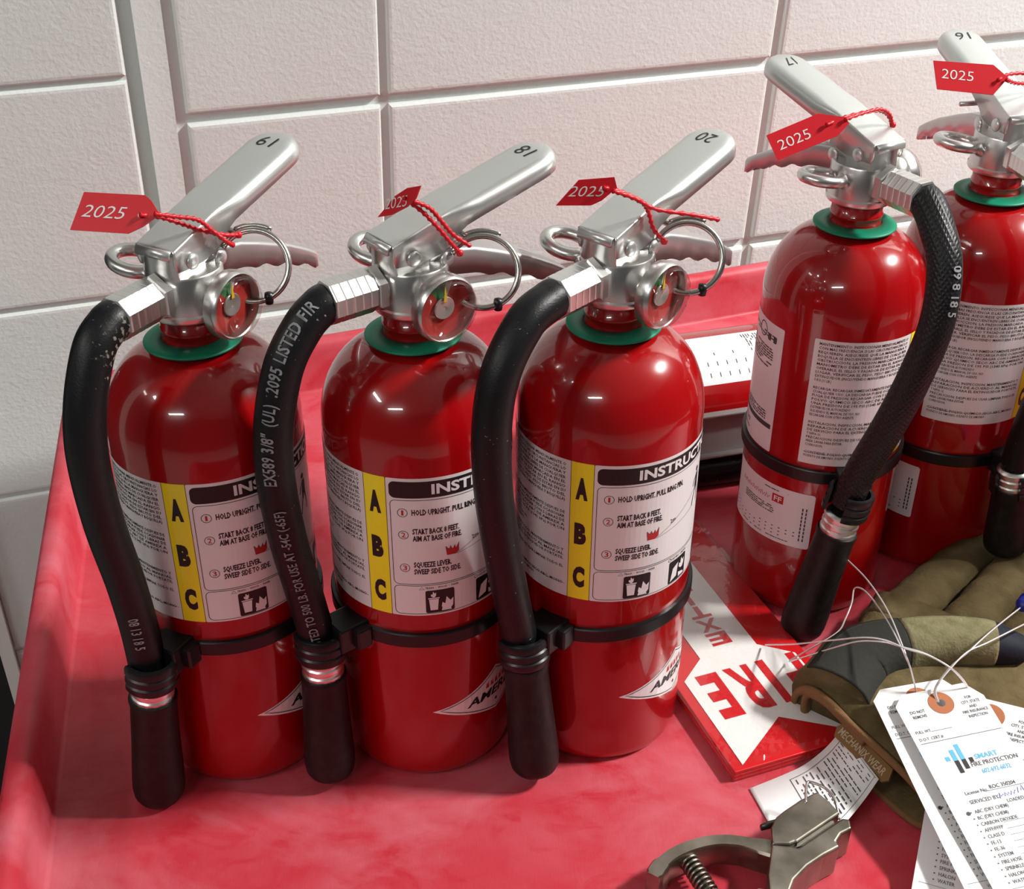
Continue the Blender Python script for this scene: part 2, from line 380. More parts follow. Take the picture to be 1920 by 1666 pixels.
# ------------------------------------------------------------------ the setting
def build_room():
    # block wall frame: origin, yaw 19.05 deg, leaning 4.2 deg as in the picture
    yaw = R_(19.048); lean = .07337
    u = Vector((math.cos(yaw), math.sin(yaw), 0)); nh = Vector((-math.sin(yaw), math.cos(yaw), 0))
    v = Vector((0, 0, math.cos(lean))) - nh * math.sin(lean); n = v.cross(u) * -1   # n points into the room side
    n = u.cross(v)
    mw = Matrix((u, -n, v)).transposed().to_4x4(); mw.translation = Vector((0, 1.23509, 0))
    # wall_back: painted mortar plane, blocks proud of it   (local x along, local -y to the room, local z up)
    def panel(name, x0, x1, z0, z1, y, mat, depth=.12):
        g = G().box(((x0 + x1) / 2, y + depth / 2, (z0 + z1) / 2), (x1 - x0, depth, z1 - z0)); o = g.build(name, mat); o.matrix_world = mw; return o
    back = struct(panel('wall_back', -.3445, 2.6, -.80, 2.15, .0035, 'mortar'))
    BW, BH, J = .4064, .2032, .0098
    # rounded block mesh
    def block_mesh(w, h, seed):
        rng = random.Random(seed); bm = bmesh.new()
        bmesh.ops.create_cube(bm, size=1, matrix=Matrix.Diagonal((w, .02, h, 1)))
        bmesh.ops.translate(bm, verts=bm.verts, vec=(0, .01, 0))
        ed = [e for e in bm.edges if all(abs(vv.co.y) < 1e-4 for vv in e.verts)]
        bmesh.ops.bevel(bm, geom=ed, offset=.0045, segments=3, profile=.6, affect='EDGES')
        me = bpy.data.meshes.new('block'); bm.to_mesh(me); bm.free(); me.materials.append(M['wall'])
        for p_ in me.polygons: p_.use_smooth = False
        return me
    full = block_mesh(BW - J, BH - J, 1); half = block_mesh(.186 - J, BH - J, 2)
    v0 = .0418
    for r in range(-4, 11):
        zc = v0 + BH * (r + .5)
        if zc > 2.1: continue
        dx = random.uniform(-.0015, .0015)
        b = obj('block', half, back, (-.318 + .186 / 2 + .0, -.0035 + random.uniform(-.0004, .0004), zc))
        for c in range(7):
            xc = -.134 + BW * (c + .5)
            b = obj('block', full, back, (xc + dx, -.0035 + random.uniform(-.0005, .0005), zc)); 
    # recessed strip of the control joint
    o = G().box((-.3345, .0000 + .01, .65), (.024, .02, 2.9)).build('joint_strip', 'wall', back); o = G().box((-.357, .018 + .01, .65), (.026, .02, 2.9)).build('joint_filler', 'mortar', back)
    # the stretch of wall left of the joint stands proud and has its own coursing
    left = struct(panel('wall_left', -.566, -.3600, -.80, 2.15, -.0265, 'mortar', .15))
    lm = block_mesh(.2050, BH - .0045, 3)
    for r in range(-6, 10):
        zc = .2965 + BH * (r + .5)
        if zc > 2.15 or zc < -.85: continue
        obj('block', lm, left, (-.4630, -.0305, zc))
    t = struct(panel('trim_1', -.5795, -.566, -.80, 2.15, -.040, 'white_trim', .16))
    d = struct(panel('door_1', -1.6, -.5795, -.80, 1.4, .03, 'dark_door', .04))
    h_ = G().lathe([(.004, 0), (.012, .005), (.012, .03), (.026, .04), (.028, .055), (.018, .068), (0, .07)], 20, Matrix.Rotation(R_(90), 4, 'X')).build('door_knob', 'steel', d, True); h_.location = (-.66, .03, .22)
    wl = struct(panel('wall_above_door', -2.6, -1.6, -.80, 2.15, .03, 'wall', .12))
    fl = struct(G().box((0, -.6, -.825), (7.5, 6.0, .05)).build('floor', 'floor'))
    ce = struct(G().box((0, -.6, CEIL + .025), (7.5, 6.0, .05)).build('ceiling', 'ceiling'))
    return mw
WALL = build_room()
def build_lamp(x, y, sx, sy, watts, label):
    t = empty('ceiling_lamp', (x, y, CEIL)); tag(t, label, 'lamp', 'ceiling lamps')
    g = G(); w = .03
    for dx, dy, a, b in ((sx / 2 + w / 2, 0, w, sy + 2 * w), (-sx / 2 - w / 2, 0, w, sy + 2 * w), (0, sy / 2 + w / 2, sx, w), (0, -sy / 2 - w / 2, sx, w)):
        g.box((dx, dy, -.03), (a, b, .06))
    g.build('lamp_frame', 'white_trim', t)
    G().box((0, 0, -.012), (sx, sy, .02)).build('diffuser', 'lamp', t)
    ld = bpy.data.lights.new('lamp_light', 'AREA'); ld.shape = 'RECTANGLE'; ld.size = sx; ld.size_y = sy; ld.energy = watts; ld.color = (1, .975, .94)
    lo = bpy.data.objects.new('lamp_light', ld); col.objects.link(lo); lo.parent = t; lo.location = (0, 0, -.065)
_ll = ['recessed ceiling lamp high to the right of the cart', 'recessed ceiling lamp high to the left of the cart', 'recessed ceiling lamp behind the camera on the left', 'recessed ceiling lamp behind the camera near the middle']
for L_, t_ in zip(LAMPS, _ll): build_lamp(*L_, t_)

# ------------------------------------------------------------------ the red cart tray
def inset_loop(Q, d, rc, z, n=6):
    """rounded loop of a convex quad (counter-clockwise) moved inwards by d"""
    m = len(Q); P = [Vector((q[0], q[1])) for q in Q]; L = []
    for i in range(m):
        a, b = P[i], P[(i + 1) % m]; t = (b - a).normalized(); nn = Vector((-t.y, t.x)); L.append((a + nn * d, t))
    C = []
    for i in range(m):
        (a, t), (b, s) = L[i - 1], L[i]
        k = ((b - a).x * s.y - (b - a).y * s.x) / (t.x * s.y - t.y * s.x); C.append(a + t * k)
    out = []
    for i in range(m):
        t0 = L[i - 1][1]; t1 = L[i][1]; ang = math.acos(max(-1, min(1, t0.dot(t1)))); tl = rc * math.tan(ang / 2)
        p0 = C[i] - t0 * tl; n0 = Vector((-t0.y, t0.x)); cc = p0 + n0 * rc; a0 = math.atan2(-n0.y, -n0.x)
        out += [Vector((cc.x + rc * math.cos(a0 + ang * k / n), cc.y + rc * math.sin(a0 + ang * k / n), z)) for k in range(n + 1)]
    return out
def build_cart():
    Q = [(-.2067, .1169), (.7725, .4965), (.582, 1.376), (-.3972, .9965)]
    t = empty('utility_cart', (.18, .75, -.80)); tag(t, 'red moulded plastic cart tray with raised rim holding all the extinguishers', 'cart')
    def T(v): return Vector((v[0] - .18, v[1] - .75, v[2] + .80))
    spec = [(.0225, .030, 0), (.0205, .032, .0008), (.0192, .034, .0035), (.0175, .036, .040), (.0165, .037, .0455), (.0135, .040, .0495), (.010, .043, .0505), (.004, .049, .0500), (.0012, .052, .0480), (0, .053, .044), (.001, .052, -.03), (.006, .05, -.045), (.009, .05, -.045), (.009, .05, -.006)]
    V = []; F = []; loops = []
    for d, rc, z in spec:
        lp = inset_loop(Q, d, rc, z, 8); loops.append(len(V)); V += [T(v) for v in lp]; n = len(lp)
    for k in range(len(spec) - 1):
        a, b = loops[k], loops[k + 1]
        F += [(a + i, a + (i + 1) % n, b + (i + 1) % n, b + i) for i in range(n)]
    F.append(tuple(range(n))); F.append(tuple(loops[-1] + i for i in range(n)))
    me = mesh('tray', V, F, True, 'tray'); fix_normals(me); o = obj('tray', me, t); sharp(o, 50)
    lp = [T(v) for v in inset_loop(Q, .05, .05, -.55, 8)]; g = G(); g.add(lp + [v + Vector((0, 0, -.04)) for v in lp], [tuple(range(n)), tuple(range(2 * n - 1, n - 1, -1))] + [(i, n + i, n + (i + 1) % n, (i + 1) % n) for i in range(n)]); g.build('lower_shelf', 'tray', t)
    for (x, y) in Q:
        c = Vector((.18, .75, 0)); dx = Vector((x, y, 0)) - c; q = dx * .86
        G().lathe([(.022, .10), (.024, .4), (.026, .79)], 16, Matrix.Translation((q.x, q.y, 0))).build('leg', 'tray', t, ang=40)
        w = G().lathe([(.03, -.012), (.05, -.01), (.05, .01), (.03, .012)], 24, Matrix.Translation((q.x, q.y, .05)) @ Matrix.Rotation(R_(90), 4, 'X')).build('caster', 'strap', t, ang=40)
build_cart()

# ------------------------------------------------------------------ fire extinguishers
RB = .054
def lerp_prof(tab, s):
    for (a, b) in zip(tab, tab[1:]):
        if s <= b[0]:
            k = (s - a[0]) / max(b[0] - a[0], 1e-9); k = max(0, k); return [a[i] + (b[i] - a[i]) * k for i in range(1, len(a))]
    return list(tab[-1][1:])
SH = {}   # shared meshes
def shared(key, fn):
    if key not in SH: SH[key] = fn()
    return SH[key]
def body_mesh():
    prof = [(0, .006), (.036, .006), (.041, .0), (.048, .0), (.0515, .0015), (.0533, .005), (.054, .010), (.054, .06), (.054, .12), (.054, .18), (.054, .236)]
    for k in range(1, 15):
        a = PI / 2 * k / 15; prof.append((.0160 + .038 * math.cos(a), .236 + .0475 * math.sin(a)))
    prof += [(.0190, .2842), (.0175, .2858), (.0166, .2885), (.0164, .2925), (.0169, .2930), (.0169, .2950), (.0163, .2955), (.0163, .3045), (0, .3045)]
    g = G().lathe(prof, 72); me = mesh('cylinder', g.V, g.F, True, 'red_paint'); return fix_normals(me)
def collar_mesh():
    g = G().lathe([(.0172, .2868), (.0262, .2852), (.0268, .2856), (.0268, .2863), (.0262, .2868), (.0172, .2884), (.0172, .2868)], 64)
    return fix_normals(mesh('green_collar', g.V, g.F, True, 'green'))
def valve_mesh():
    g = G().lathe([(.0165, .3028), (.0207, .3030), (.0212, .3040), (.0212, .3064), (.0204, .3074), (.0204, .3275), (.0197, .3285), (.006, .3285), (0, .3285)], 56)
    pts = [(.0203 * math.cos(a), .0203 * math.sin(a)) for a in [R_(180 - 36 + 72 * i / 14) for i in range(15)]] + [(.004, -.0118), (.004, .0118)]
    g.prism(pts, .3270, .3425)
    g.box((.014, 0, .328), (.022, .0145, .016))          # boss carrying the lower lever
    g.lathe([(.0085, .012), (.0085, .0222), (0, .0222)], 24, Matrix.Translation((0, 0, .319)) @ Matrix.Rotation(R_(-90), 4, 'Y'))
    g.lathe([(.0080, .012), (.0080, .0240), (0, .0240)], 24, Matrix.Translation((0, 0, .3125)) @ Matrix.Rotation(R_(90), 4, 'X'))
    return fix_normals(mesh('valve_body', g.V, g.F, False, 'alu'))
def channel(stations, th=.0013, cr=.004, name='lever', mat='silver', seg=5):
    """sheet-metal channel: stations (s, z, width, flange[, corner radius]) -> inverted U swept along x"""
    V = []; F = []; prev = None; m = None
    for st in stations:
        s, z, w, fl = st[:4]; c = st[4] if len(st) > 4 else cr
        c = min(c, w / 2 * .9, fl * .9); row = [(s, -w / 2, z - fl), (s, -w / 2, z - c)]
        for k in range(1, seg): a = PI - PI / 2 * k / seg; row.append((s, -w / 2 + c + c * math.cos(a), z - c + c * math.sin(a)))
        row.append((s, -w / 2 + c, z)); row.append((s, 0, z + .0004))
        row += [(a_, -b_, c_) for a_, b_, c_ in reversed(row[:-1])]
        k0 = len(V); V += row; m = len(row)
        if prev is not None: F += [(prev + i, prev + i + 1, k0 + i + 1, k0 + i) for i in range(m - 1)]
        prev = k0
    return V, F
def upper_lever_mesh():
    tab = [(-.0185, .3450, .0258, .0085, .0012), (-.0170, .3455, .0258, .0125, .0012), (-.008, .3482, .0258, .0160, .0012), (.004, .3520, .0258, .0195, .0014), (.012, .3545, .0258, .0205, .0018), (.018, .3562, .0266, .0165, .0028), (.027, .3585, .0300, .0120, .0042), (.035, .3606, .0318, .0112, .0064), (.060, .3670, .0324, .0110, .0070), (.077, .3713, .0324, .0108, .0070)]
    st = []
    for s in (-.0185, -.0178, -.0170, -.012, -.008, -.004, 0, .004, .008, .012, .015, .018, .0225, .027, .031, .035, .043, .052, .060, .069, .077):
        z, w, f, c = lerp_prof(tab, s); st.append((s, z, w, f, c))
    for k in range(1, 10):
        a = PI / 2 * k / 9; s = .077 + .0160 * math.sin(a); w = .0322 * math.cos(a) ** .75 if k < 9 else .001; z = .3713 + (s - .077) * .25 - .005 * (1 - math.cos(a))
        st.append((s, z, max(w, .001), .0108 - .003 * (1 - math.cos(a)), .0070))
    V, F = channel(st)
    # rolled front lip of the top plate
    k0 = len(V)
    for k in range(6):
        a = PI / 2 * k / 5; x = -.0185 - .0028 * math.sin(a); z = .3450 - .0030 * (1 - math.cos(a))
        V += [(x, -.0112, z), (x, .0112, z)]
    V += [(-.0213, -.0112, .3402), (-.0213, .0112, .3402)]
    F += [(k0 + 2 * k, k0 + 2 * k + 1, k0 + 2 * k + 3, k0 + 2 * k + 2) for k in range(6)]
    return fix_normals(mesh('upper_lever', V, F, True, 'silver'))
def lower_lever_mesh():
    tab = [(.004, .3300, .0175, .0110), (.020, .3330, .0185, .0150), (.035, .3305, .0205, .0150), (.050, .3250, .0215, .0142), (.075, .3145, .0215, .0125), (.090, .3065, .0215, .0112), (.0965, .3025, .0212, .0105)]
    st = []; n = 30
    for i in range(n + 1):
        s = .004 + (.0965 - .004) * i / n; z, w, f = lerp_prof(tab, s)
        if s > .04: f += .0011 * math.sin((s - .04) / .0175 * 2 * PI)
        st.append((s, z, w, f))
    for k in range(1, 7):
        a = PI / 2 * k / 6; st.append((.0965 + .0075 * math.sin(a), .3025 - .0035 * math.sin(a) - .004 * (1 - math.cos(a)), .0212 * max(math.cos(a) ** .6, .05), .0105 - .004 * (1 - math.cos(a))))
    V, F = channel(st, cr=.0025)
    return fix_normals(mesh('lower_lever', V, F, True, 'silver_low'))
def rivet_mesh():
    g = G().lathe([(.0044, 0), (.0044, .0007), (.0037, .0015), (.0022, .0020), (0, .0021)], 18); return fix_normals(mesh('rivet', g.V, g.F, True, 'silver'))
def loop_mesh():
    # flat hanging eye on the side away from the gauge
    P = []
    for k in range(33):
        a = R_(-152 + 304 * k / 32); P.append((.0112 * math.sin(a) * 1.0, .0345 + .0130 * math.cos(a), .3230 + .0022 * math.cos(a)))
    P = [(-.0040, .0150, .3165)] + [(-.0052, .0205, .3178)] + P + [(.0052, .0205, .3178), (.0040, .0150, .3165)]
    g = G().tube(spline(P, 3), .0037, 12); return fix_normals(mesh('hanging_eye', g.V, g.F, True, 'alu'))
def fitting_mesh():
    mt = Matrix.Translation((0, 0, .319)) @ Matrix.Rotation(R_(-90), 4, 'Y')
    g = G()
    g.lathe([(.0112, .0208), (.0130, .0213), (.0130, .0258), (.0118, .0264)], 6, mt)
    pr = [(.0098, .0262)]
    for k in range(5):
        q = .0270 + k * .0050; pr += [(.01165, q), (.0118, q + .0008), (.0118, q + .0040), (.01165, q + .0048)]
    pr += [(.0119, .0525), (.0105, .0530)]
    g.lathe(pr, 8, mt @ Matrix.Rotation(R_(22.5), 4, 'Z'))
    return fix_normals(mesh('hose_fitting', g.V, g.F, False, 'crimp'))
GMT = Matrix.Translation((0, 0, .3125)) @ Matrix.Rotation(R_(90), 4, 'X')     # gauge axis along local -y
def gauge_case_mesh():
    g = G().lathe([(.008, .0215), (.0085, .0245), (.0165, .0252), (.0180, .0262), (.0184, .0285), (.0184, .0315), (.0180, .0335), (.0172, .0345), (.0166, .0340), (.0164, .0292), (0, .0292)], 48, GMT)
    return fix_normals(mesh('gauge_case', g.V, g.F, True, 'alu'))
def gauge_face(sec, mat, r0, r1, h):
    def fn():
        V = []; F = []; a0, a1 = sec; n = 16
        for i in range(n + 1):
            a = R_(a0 + (a1 - a0) * i / n); V += [GMT @ Vector((r0 * math.cos(a), r0 * math.sin(a), h)), GMT @ Vector((r1 * math.cos(a), r1 * math.sin(a), h))]
        F = [(2 * i, 2 * i + 1, 2 * i + 3, 2 * i + 2) for i in range(n)]
        return mesh('gauge_dial', V, F, False, mat)
    return fn
def lens_mesh():
    g = G().lathe([(.0160, .0296), (.0163, .0335), (.0163, .0372), (.0152, .0384), (.0130, .0388), (0, .0388)], 40, GMT)
    return fix_normals(mesh('gauge_lens', g.V, g.F, True, 'glass'))
def hub_mesh():
    pr = [(.0062, .0296), (.0062, .0306)]
    for k in range(5): r = .0058 - k * .0011; pr += [(r, .0312), (r - .0004, .0307)]
    pr += [(0, .0310)]
    g = G().lathe(pr, 28, GMT); return fix_normals(mesh('gauge_hub', g.V, g.F, True, 'face_grey'))
def needle_mesh():
    g = G().add([GMT @ Vector(v) for v in ((-.0011, .004, .0318), (.0011, .004, .0318), (0, .0128, .0318), (-.0011, .004, .0314), (.0011, .004, .0314), (0, .0128, .0314))], [(0, 1, 2), (5, 4, 3), (0, 3, 4, 1), (1, 4, 5, 2), (2, 5, 3, 0)])
    return mesh('gauge_needle', g.V, g.F, False, 'needle')

# ---- the printed wrap, angle zero at the left edge of the yellow strip
ON = on_cyl(RB)
LZ0, LZ1 = .1315, .2258
def sheet(x0, x1, z0, z1, name, mat, lift=.00012, r=0.):
    p = Print()
    if r: p.rrect(x0, z0, x1, z1, r, .003)
    else: p.rect(x0, z0, x1, z1, .003)
    return p, name, mat, lift
SPAN = """MANTENIMIENTO: INSPECCIONAR MENSUALMENTE O
CON MAS FRECUENCIA SI LAS CIRCUNSTANCIAS LO
REQUIEREN. ASEGURESE QUE LA MANGUERA Y
BOQUILLA SE ENCUENTREN LIBRES DE CUALQUIER
OBSTRUCCION, LA PRESION MARCADA EN EL
MANOMETRO DEBE DE ESTAR EN EL RANGO
OPERABLE, EL SELLO Y PASADOR DE ESTAR EN SU
LUGAR. VERIFICAR EL PESO, PESO BRUTO DEL
EXTINGUIDOR (INCLUYENDO MANGUERA Y BOQUILLA)
5 KG (11 LB.)
 
RECARGA: RECARGAR INMEDIATAMENTE DESPUES DE
CUALQUIER USO. LA DESCARGA PUEDE OCASIONAR
FUGA DE PRESION. RECARGAR CON 5 LIBRAS DE
POLVO QUIMICO SECO ABC DE AMEREX A
UNA PRESION DE 195 PSI (1345 kPa) POR UN
DISTRIBUIDOR AUTORIZADO
SIGUIENDO EL MANUAL DE USO. NO
RECARGAR CON OTRO AGENTE.
 
INSTALACION, INSPECCION, MANTENIMIENTO Y
REPARACION DE ACUERDO AL MANUAL
DE SERVICIO PARA EL EXTINGUIDOR PORTATIL
Y NFPA 10.
PRECAUCION: DESPUES DE USAR LIMPIAR TODO EL
AREA. LAVAR PARA EVITAR
CORROSION.
 
CONTIENE: POLVO QUIMICO SECO ABC, MONO
FOSFATO DE AMONIO, SULFATO DE AMONIO""".split('\n')
def label_parts():
    """list of (part name, mesh, [(sub-part name, mesh)...])"""
    def mk(p, name, mat, lift): return mesh(name, [ON(x, y, lift) for x, y in p.V], p.F, False, mat)
    out = []
    # Spanish text panel
    p = Print(); p.rrect(-.0688, LZ0, .0005, LZ1, .0012, .003); base = mk(p, 'text_panel', 'label', .00012)
    t = Print(); y = LZ1 - .0040; dy = (LZ1 - LZ0 - .0065) / len(SPAN)
    for i, s in enumerate(SPAN):
        if s.strip():
            last = i + 1 == len(SPAN) or not SPAN[i + 1].strip() or s.endswith('.')
            t.text(s, -.0655, y, .0019, w=.0625 if (len(s) > 30 and not last) else None, xs=.72, bold=.015)
        y -= dy
    ln = Print(); ln.rect(-.0660, .1402, -.0015, .1404)
    t.raw(ln.V, ln.F)
    out.append(('text_panel', base, [('fine_print', mk(t, 'fine_print', 'ink', .00022))]))
    # yellow class strip
    p = Print(); p.rect(0, LZ0, .0135, LZ1); base = mk(p, 'class_strip', 'yellow', .00014)
    subs = []
    for ch, z in (('A', .2086), ('B', .1780), ('C', .1475)):
        t = Print(); t.text(ch, .0067, z - .0060, .0126, w=.0070, bold=.07, res=3, align='C'); subs.append(('class_letter', mk(t, 'class_letter', 'ink', .00024)))
    for x in (0, .0132): e = Print(); e.rect(x, LZ0, x + .0003, LZ1); subs.append(('edge_line', mk(e, 'edge_line', 'ink', .00024)))
    out.append(('class_strip', base, subs))
    # instruction panel
    X1 = .1420
    p = Print(); p.rrect(.0133, LZ0, X1, LZ1, .0012, .003); base = mk(p, 'instruction_panel', 'label', .00012)
    bar = Print(); bar.rrect(.0152, .2131, X1 - .0018, .2238, .0032, .003)
    k = Print()
    k.frame(.0155, .1543, X1 - .0018, .2117, .0030, .00035, .003)
    k.frame(.0155, .1328, X1 - .0018, .1532, .0030, .00035, .003)
    for i, z in enumerate((.2035, .1886, .1659)): k.ring(.0222, z, .0027, .00033)
    k.text('HOLD UPRIGHT. PULL RING PIN.', .0272, .2020, .0036, w=.0430, bold=.035)
    k.text('START BACK 8 FEET.', .0272, .1893, .0035, w=.0265, bold=.035); k.text('AIM AT BASE OF FIRE.', .0272, .1845, .0035, w=.0280, bold=.035)
    k.text('SQUEEZE LEVER.', .0272, .1664, .0035, w=.0215, bold=.035); k.text('SWEEP SIDE TO SIDE.', .0272, .1615, .0035, w=.0270, bold=.035)
    k.text('TRASH  \u2022  WOOD  \u2022  PAPER', .0330, .1506, .0014, w=.0195, bold=.012)
    k.line([(.0295, .1504), (.0310, .1522), (.0325, .1504)], .0003, True)
    k.text('LIQUIDS \u2022 GREASE', .0655, .1506, .0014, w=.0150, bold=.012); k.ring(.0640, .1512, .0010, .0003)
    k.text('ELECTRICAL EQUIPMENT', .0960, .1506, .0014, w=.0190, bold=.012)
    k.text('2m', .0620, .1790, .0028, w=.0042, bold=.01, rot=.18)
    for a, b in (((.0520, .1730), (.0860, .1905)), ((.0520, .1725), (.0850, .1795))): k.line([(a[0] + (b[0] - a[0]) * i / 10, a[1] + (b[1] - a[1]) * i / 10) for i in range(11)], .00022)
    # man with the extinguisher
    k.poly([(.0868, .1935), (.0880, .2000), (.0905, .2010), (.0915, .1985), (.0912, .1930), (.0918, .1880), (.0905, .1880), (.0893, .1915), (.0880, .1880), (.0868, .1880)])
    k.disc(.0888, .2030, .0017); k.line([(.0878, .1990), (.0852, .1965), (.0838, .1930)], .0009); k.line([(.0870, .1882), (.0852, .1835), (.0842, .1795)], .0010); k.line([(.0912, .1882), (.0922, .1835), (.0918, .1795)], .0010)
    # flame outline
    FL = [(.0462, .1730), (.0455, .1790), (.0472, .1768), (.0482, .1788), (.0495, .1762), (.0508, .1790), (.0515, .1765), (.0532, .1800), (.0530, .1745), (.0512, .1728)]
    k.line(FL, .0004, True)
    # pictogram squares
    for x in (.0330, .0640, .0955): k.rrect(x, .1327 + .0005, x + .0168, .1494, .0012, .003)
    rd = Print()
    rd.poly([(.0462, .1730), (.0456, .1788), (.0473, .1764), (.0475, .1730)]); rd.poly([(.0473, .1730), (.0473, .1766), (.0482, .1786), (.0495, .1760), (.0495, .1728)]); rd.poly([(.0493, .1728), (.0495, .1762), (.0508, .1788), (.0515, .1763), (.0512, .1728)]); rd.poly([(.0511, .1729), (.0515, .1765), (.0531, .1797), (.0530, .1745)])
    for s, z in (('1', .2035), ('2', .1886), ('3', .1659)): rd.text(s, .0222, z - .0016, .0033, w=.0012 if s == '1' else .0023, bold=.008, res=3, align='C')
    w = Print(); w.text('INSTRUCTIONS', .0385, .2156, .0062, w=.0770, bold=.032, res=3)
    # white drawing in the pictograms
    def flame(x, z, s): w.poly([(x, z), (x - .0022 * s, z + .0020 * s), (x - .0018 * s, z + .0045 * s), (x - .0005 * s, z + .0035 * s), (x + .0002 * s, z + .0075 * s), (x + .0020 * s, z + .0048 * s), (x + .0034 * s, z + .0062 * s), (x + .0032 * s, z + .0020 * s), (x + .0018 * s, z)])
    w.poly([(.0356, .1352), (.0349, .1430), (.0405, .1430), (.0398, .1352)]); w.rect(.0345, .1434, .0410, .1441); flame(.0372, .1444, .55); flame(.0448, .1346, 1.25)
    w.poly([(.0420, .1342), (.0425, .1366), (.0475, .1352), (.0480, .1340)])
    w.poly([(.0655, .1345), (.0675, .1435), (.0725, .1460), (.0712, .1365)]); flame(.0755, .1400, 1.0); w.poly([(.0735, .1345), (.0732, .1380), (.0790, .1360), (.0790, .1345)])
    w.poly([(.0975, .1345), (.0975, .1420), (.1030, .1440), (.1040, .1345)]); flame(.1085, .1352, 1.2)
    out.append(('instruction_panel', base, [('header_bar', mk(bar, 'header_bar', 'ink', .00020)), ('black_print', mk(k, 'black_print', 'ink', .00022)), ('red_print', mk(rd, 'red_print', 'ink_red', .00028)), ('white_print', mk(w, 'white_print', 'ink_white', .00034))]))
    # certification label on the back
    rng = random.Random(3); a0, a1 = -.1600, -.0912
    p = Print(); p.rrect(a0, .1290, a1, .2232, .0012, .003); base = mk(p, 'back_label', 'sticker', .00012)
    t = Print()
    for z in [.2140, .2118, .2040, .2022, .2004, .1986, .1968, .1950, .1932, .1905, .1570, .1552, .1534, .1516, .1405, .1387, .1340]:
        t.words(a0 + .004, z, a1 - a0 - .012 - (.02 if z < .15 else 0), .0010, rng, .85)
    t.text('5', a1 - .0640, .2060, .0090, bold=.03); t.rrect(a1 - .0160, .2100, a1 - .0060, .2150, .0012)
    t.rect(a0 + .002, .1462, a1 - .002, .1498); t.ring(a1 - .0230, .2150, .0050, .0008)
    out.append(('back_label', base, [('fine_print', mk(t, 'back_fine_print', 'ink_grey', .00022))]))
    # emblem low on the front
    c = .0800; zc = .0565; hw = .0455; hh = .0175
    def dia(s, m=10):
        P = []
        for (ax, ay), (bx, by), (kx, ky) in (((-hw, -.001), (0, -hh), (-.46, -.62)), ((0, -hh), (hw, -.001), (.46, -.62)), ((hw, -.001), (0, hh), (.40, .30)), ((0, hh), (-hw, -.001), (-.40, .30))):
            for i in range(m):
                q = i / m; mx, my = kx * hw, ky * hh
                P.append((c + s * ((1 - q) ** 2 * ax + 2 * q * (1 - q) * mx + q * q * bx), zc + s * ((1 - q) ** 2 * ay + 2 * q * (1 - q) * my + q * q * by)))
        return P
    def strips(P):
        """fill a shape symmetric about its long axis with narrow strips"""
        pr = Print(); m = len(P) // 4; low = P[:2 * m + 1]; upp = [P[0]] + P[::-1][:2 * m]
        V = []
        for a, b in zip(low, upp): V += [a, b]
        pr.raw(V, [(2 * i, 2 * i + 2, 2 * i + 3, 2 * i + 1) for i in range(len(low) - 1)]); return pr
    e0 = strips(dia(1.0)); base = mk(e0, 'emblem', 'label', .00012)
    k = Print(); k.line(dia(.90), .0006, True); k.text('AMEREX', c, zc - .0045, .0062, w=.0470, bold=.03, res=3, align='C', shear=.35); k.disc(c, zc - .0098, .0012, 8)
    rd = Print()
    for i in range(5): x = c - .008 + i * .004; rd.poly([(x - .0013, zc + .0038), (x - .0004, zc + .0085), (x + .0003, zc + .0060), (x + .0013, zc + .0092), (x + .0015, zc + .0038)])
    out.append(('emblem', base, [('black_print', mk(k, 'emblem_black_print', 'ink', .00022)), ('red_print', mk(rd, 'emblem_red_print', 'ink_red', .00022))]))
    return out
LABELS = label_parts()

def inspection_sticker(root, rot, a_mid, z0, z1, half, seed, logo=True):
    """white service sticker stuck around the body, angles in degrees of the world"""
    rng = random.Random(seed); w = R_(half) * RB
    def mk(p, name, mat, lift, par): 
        me = mesh(name, [ON(x, y, lift) for x, y in p.V], p.F, False, mat); o = obj(name, me, par); o['kind'] = 'stuff'; return o
    p = Print(); p.rrect(-w, z0, w, z1, .002, .003)
    me = mesh('service_sticker', [ON(x, y, .00016) for x, y in p.V], p.F, False, 'sticker'); s = obj('service_sticker', me, root, rotz=rot + R_(a_mid))
    k = Print(); h = z1 - z0
    for i in range(4): k.words(-w * .55, z1 - .0185 - i * .0016, w * .8, .0008, rng)
    for c in range(12):
        for r in range(3): 
            if rng.random() < .85: k.rect(-w * .92 + c * w * .145, z0 + .006 + r * .0030, -w * .92 + c * w * .145 + .0013, z0 + .0068 + r * .0030)
    k.words(-w * .9, z0 + .0030, w * 1.5, .0007, rng); k.words(-w * .1, z1 - .0042, w * .6, .0008, rng)
    for j in range(2):
        for i in range(9): k.rect(w * (.86 - .07 * j), z0 + .006 + i * .0032, w * (.86 - .07 * j) + .0010, z0 + .0085 + i * .0032)
    mk(k, 'fine_print', 'ink_grey', .00026, s)
    if logo:
        q = Print(); q.rect(w * .18, z1 - .0135, w * .42, z1 - .0068); 
        for i in range(7): q.line([(-w * .7 + i * .0045, z1 - .0130), (-w * .7 + i * .0045 + .0012, z1 - .0092), (-w * .7 + i * .0045 + .0026, z1 - .0128), (-w * .7 + i * .0045 + .0040, z1 - .0104)], .0006)
        mk(q, 'red_print', 'ink_red', .00026, s)
        f = Print(); f.text('FF', w * .30, z1 - .0124, .0042, w=.0062, bold=.02, align='C'); mk(f, 'white_print', 'ink_white', .00032, s)
    return s

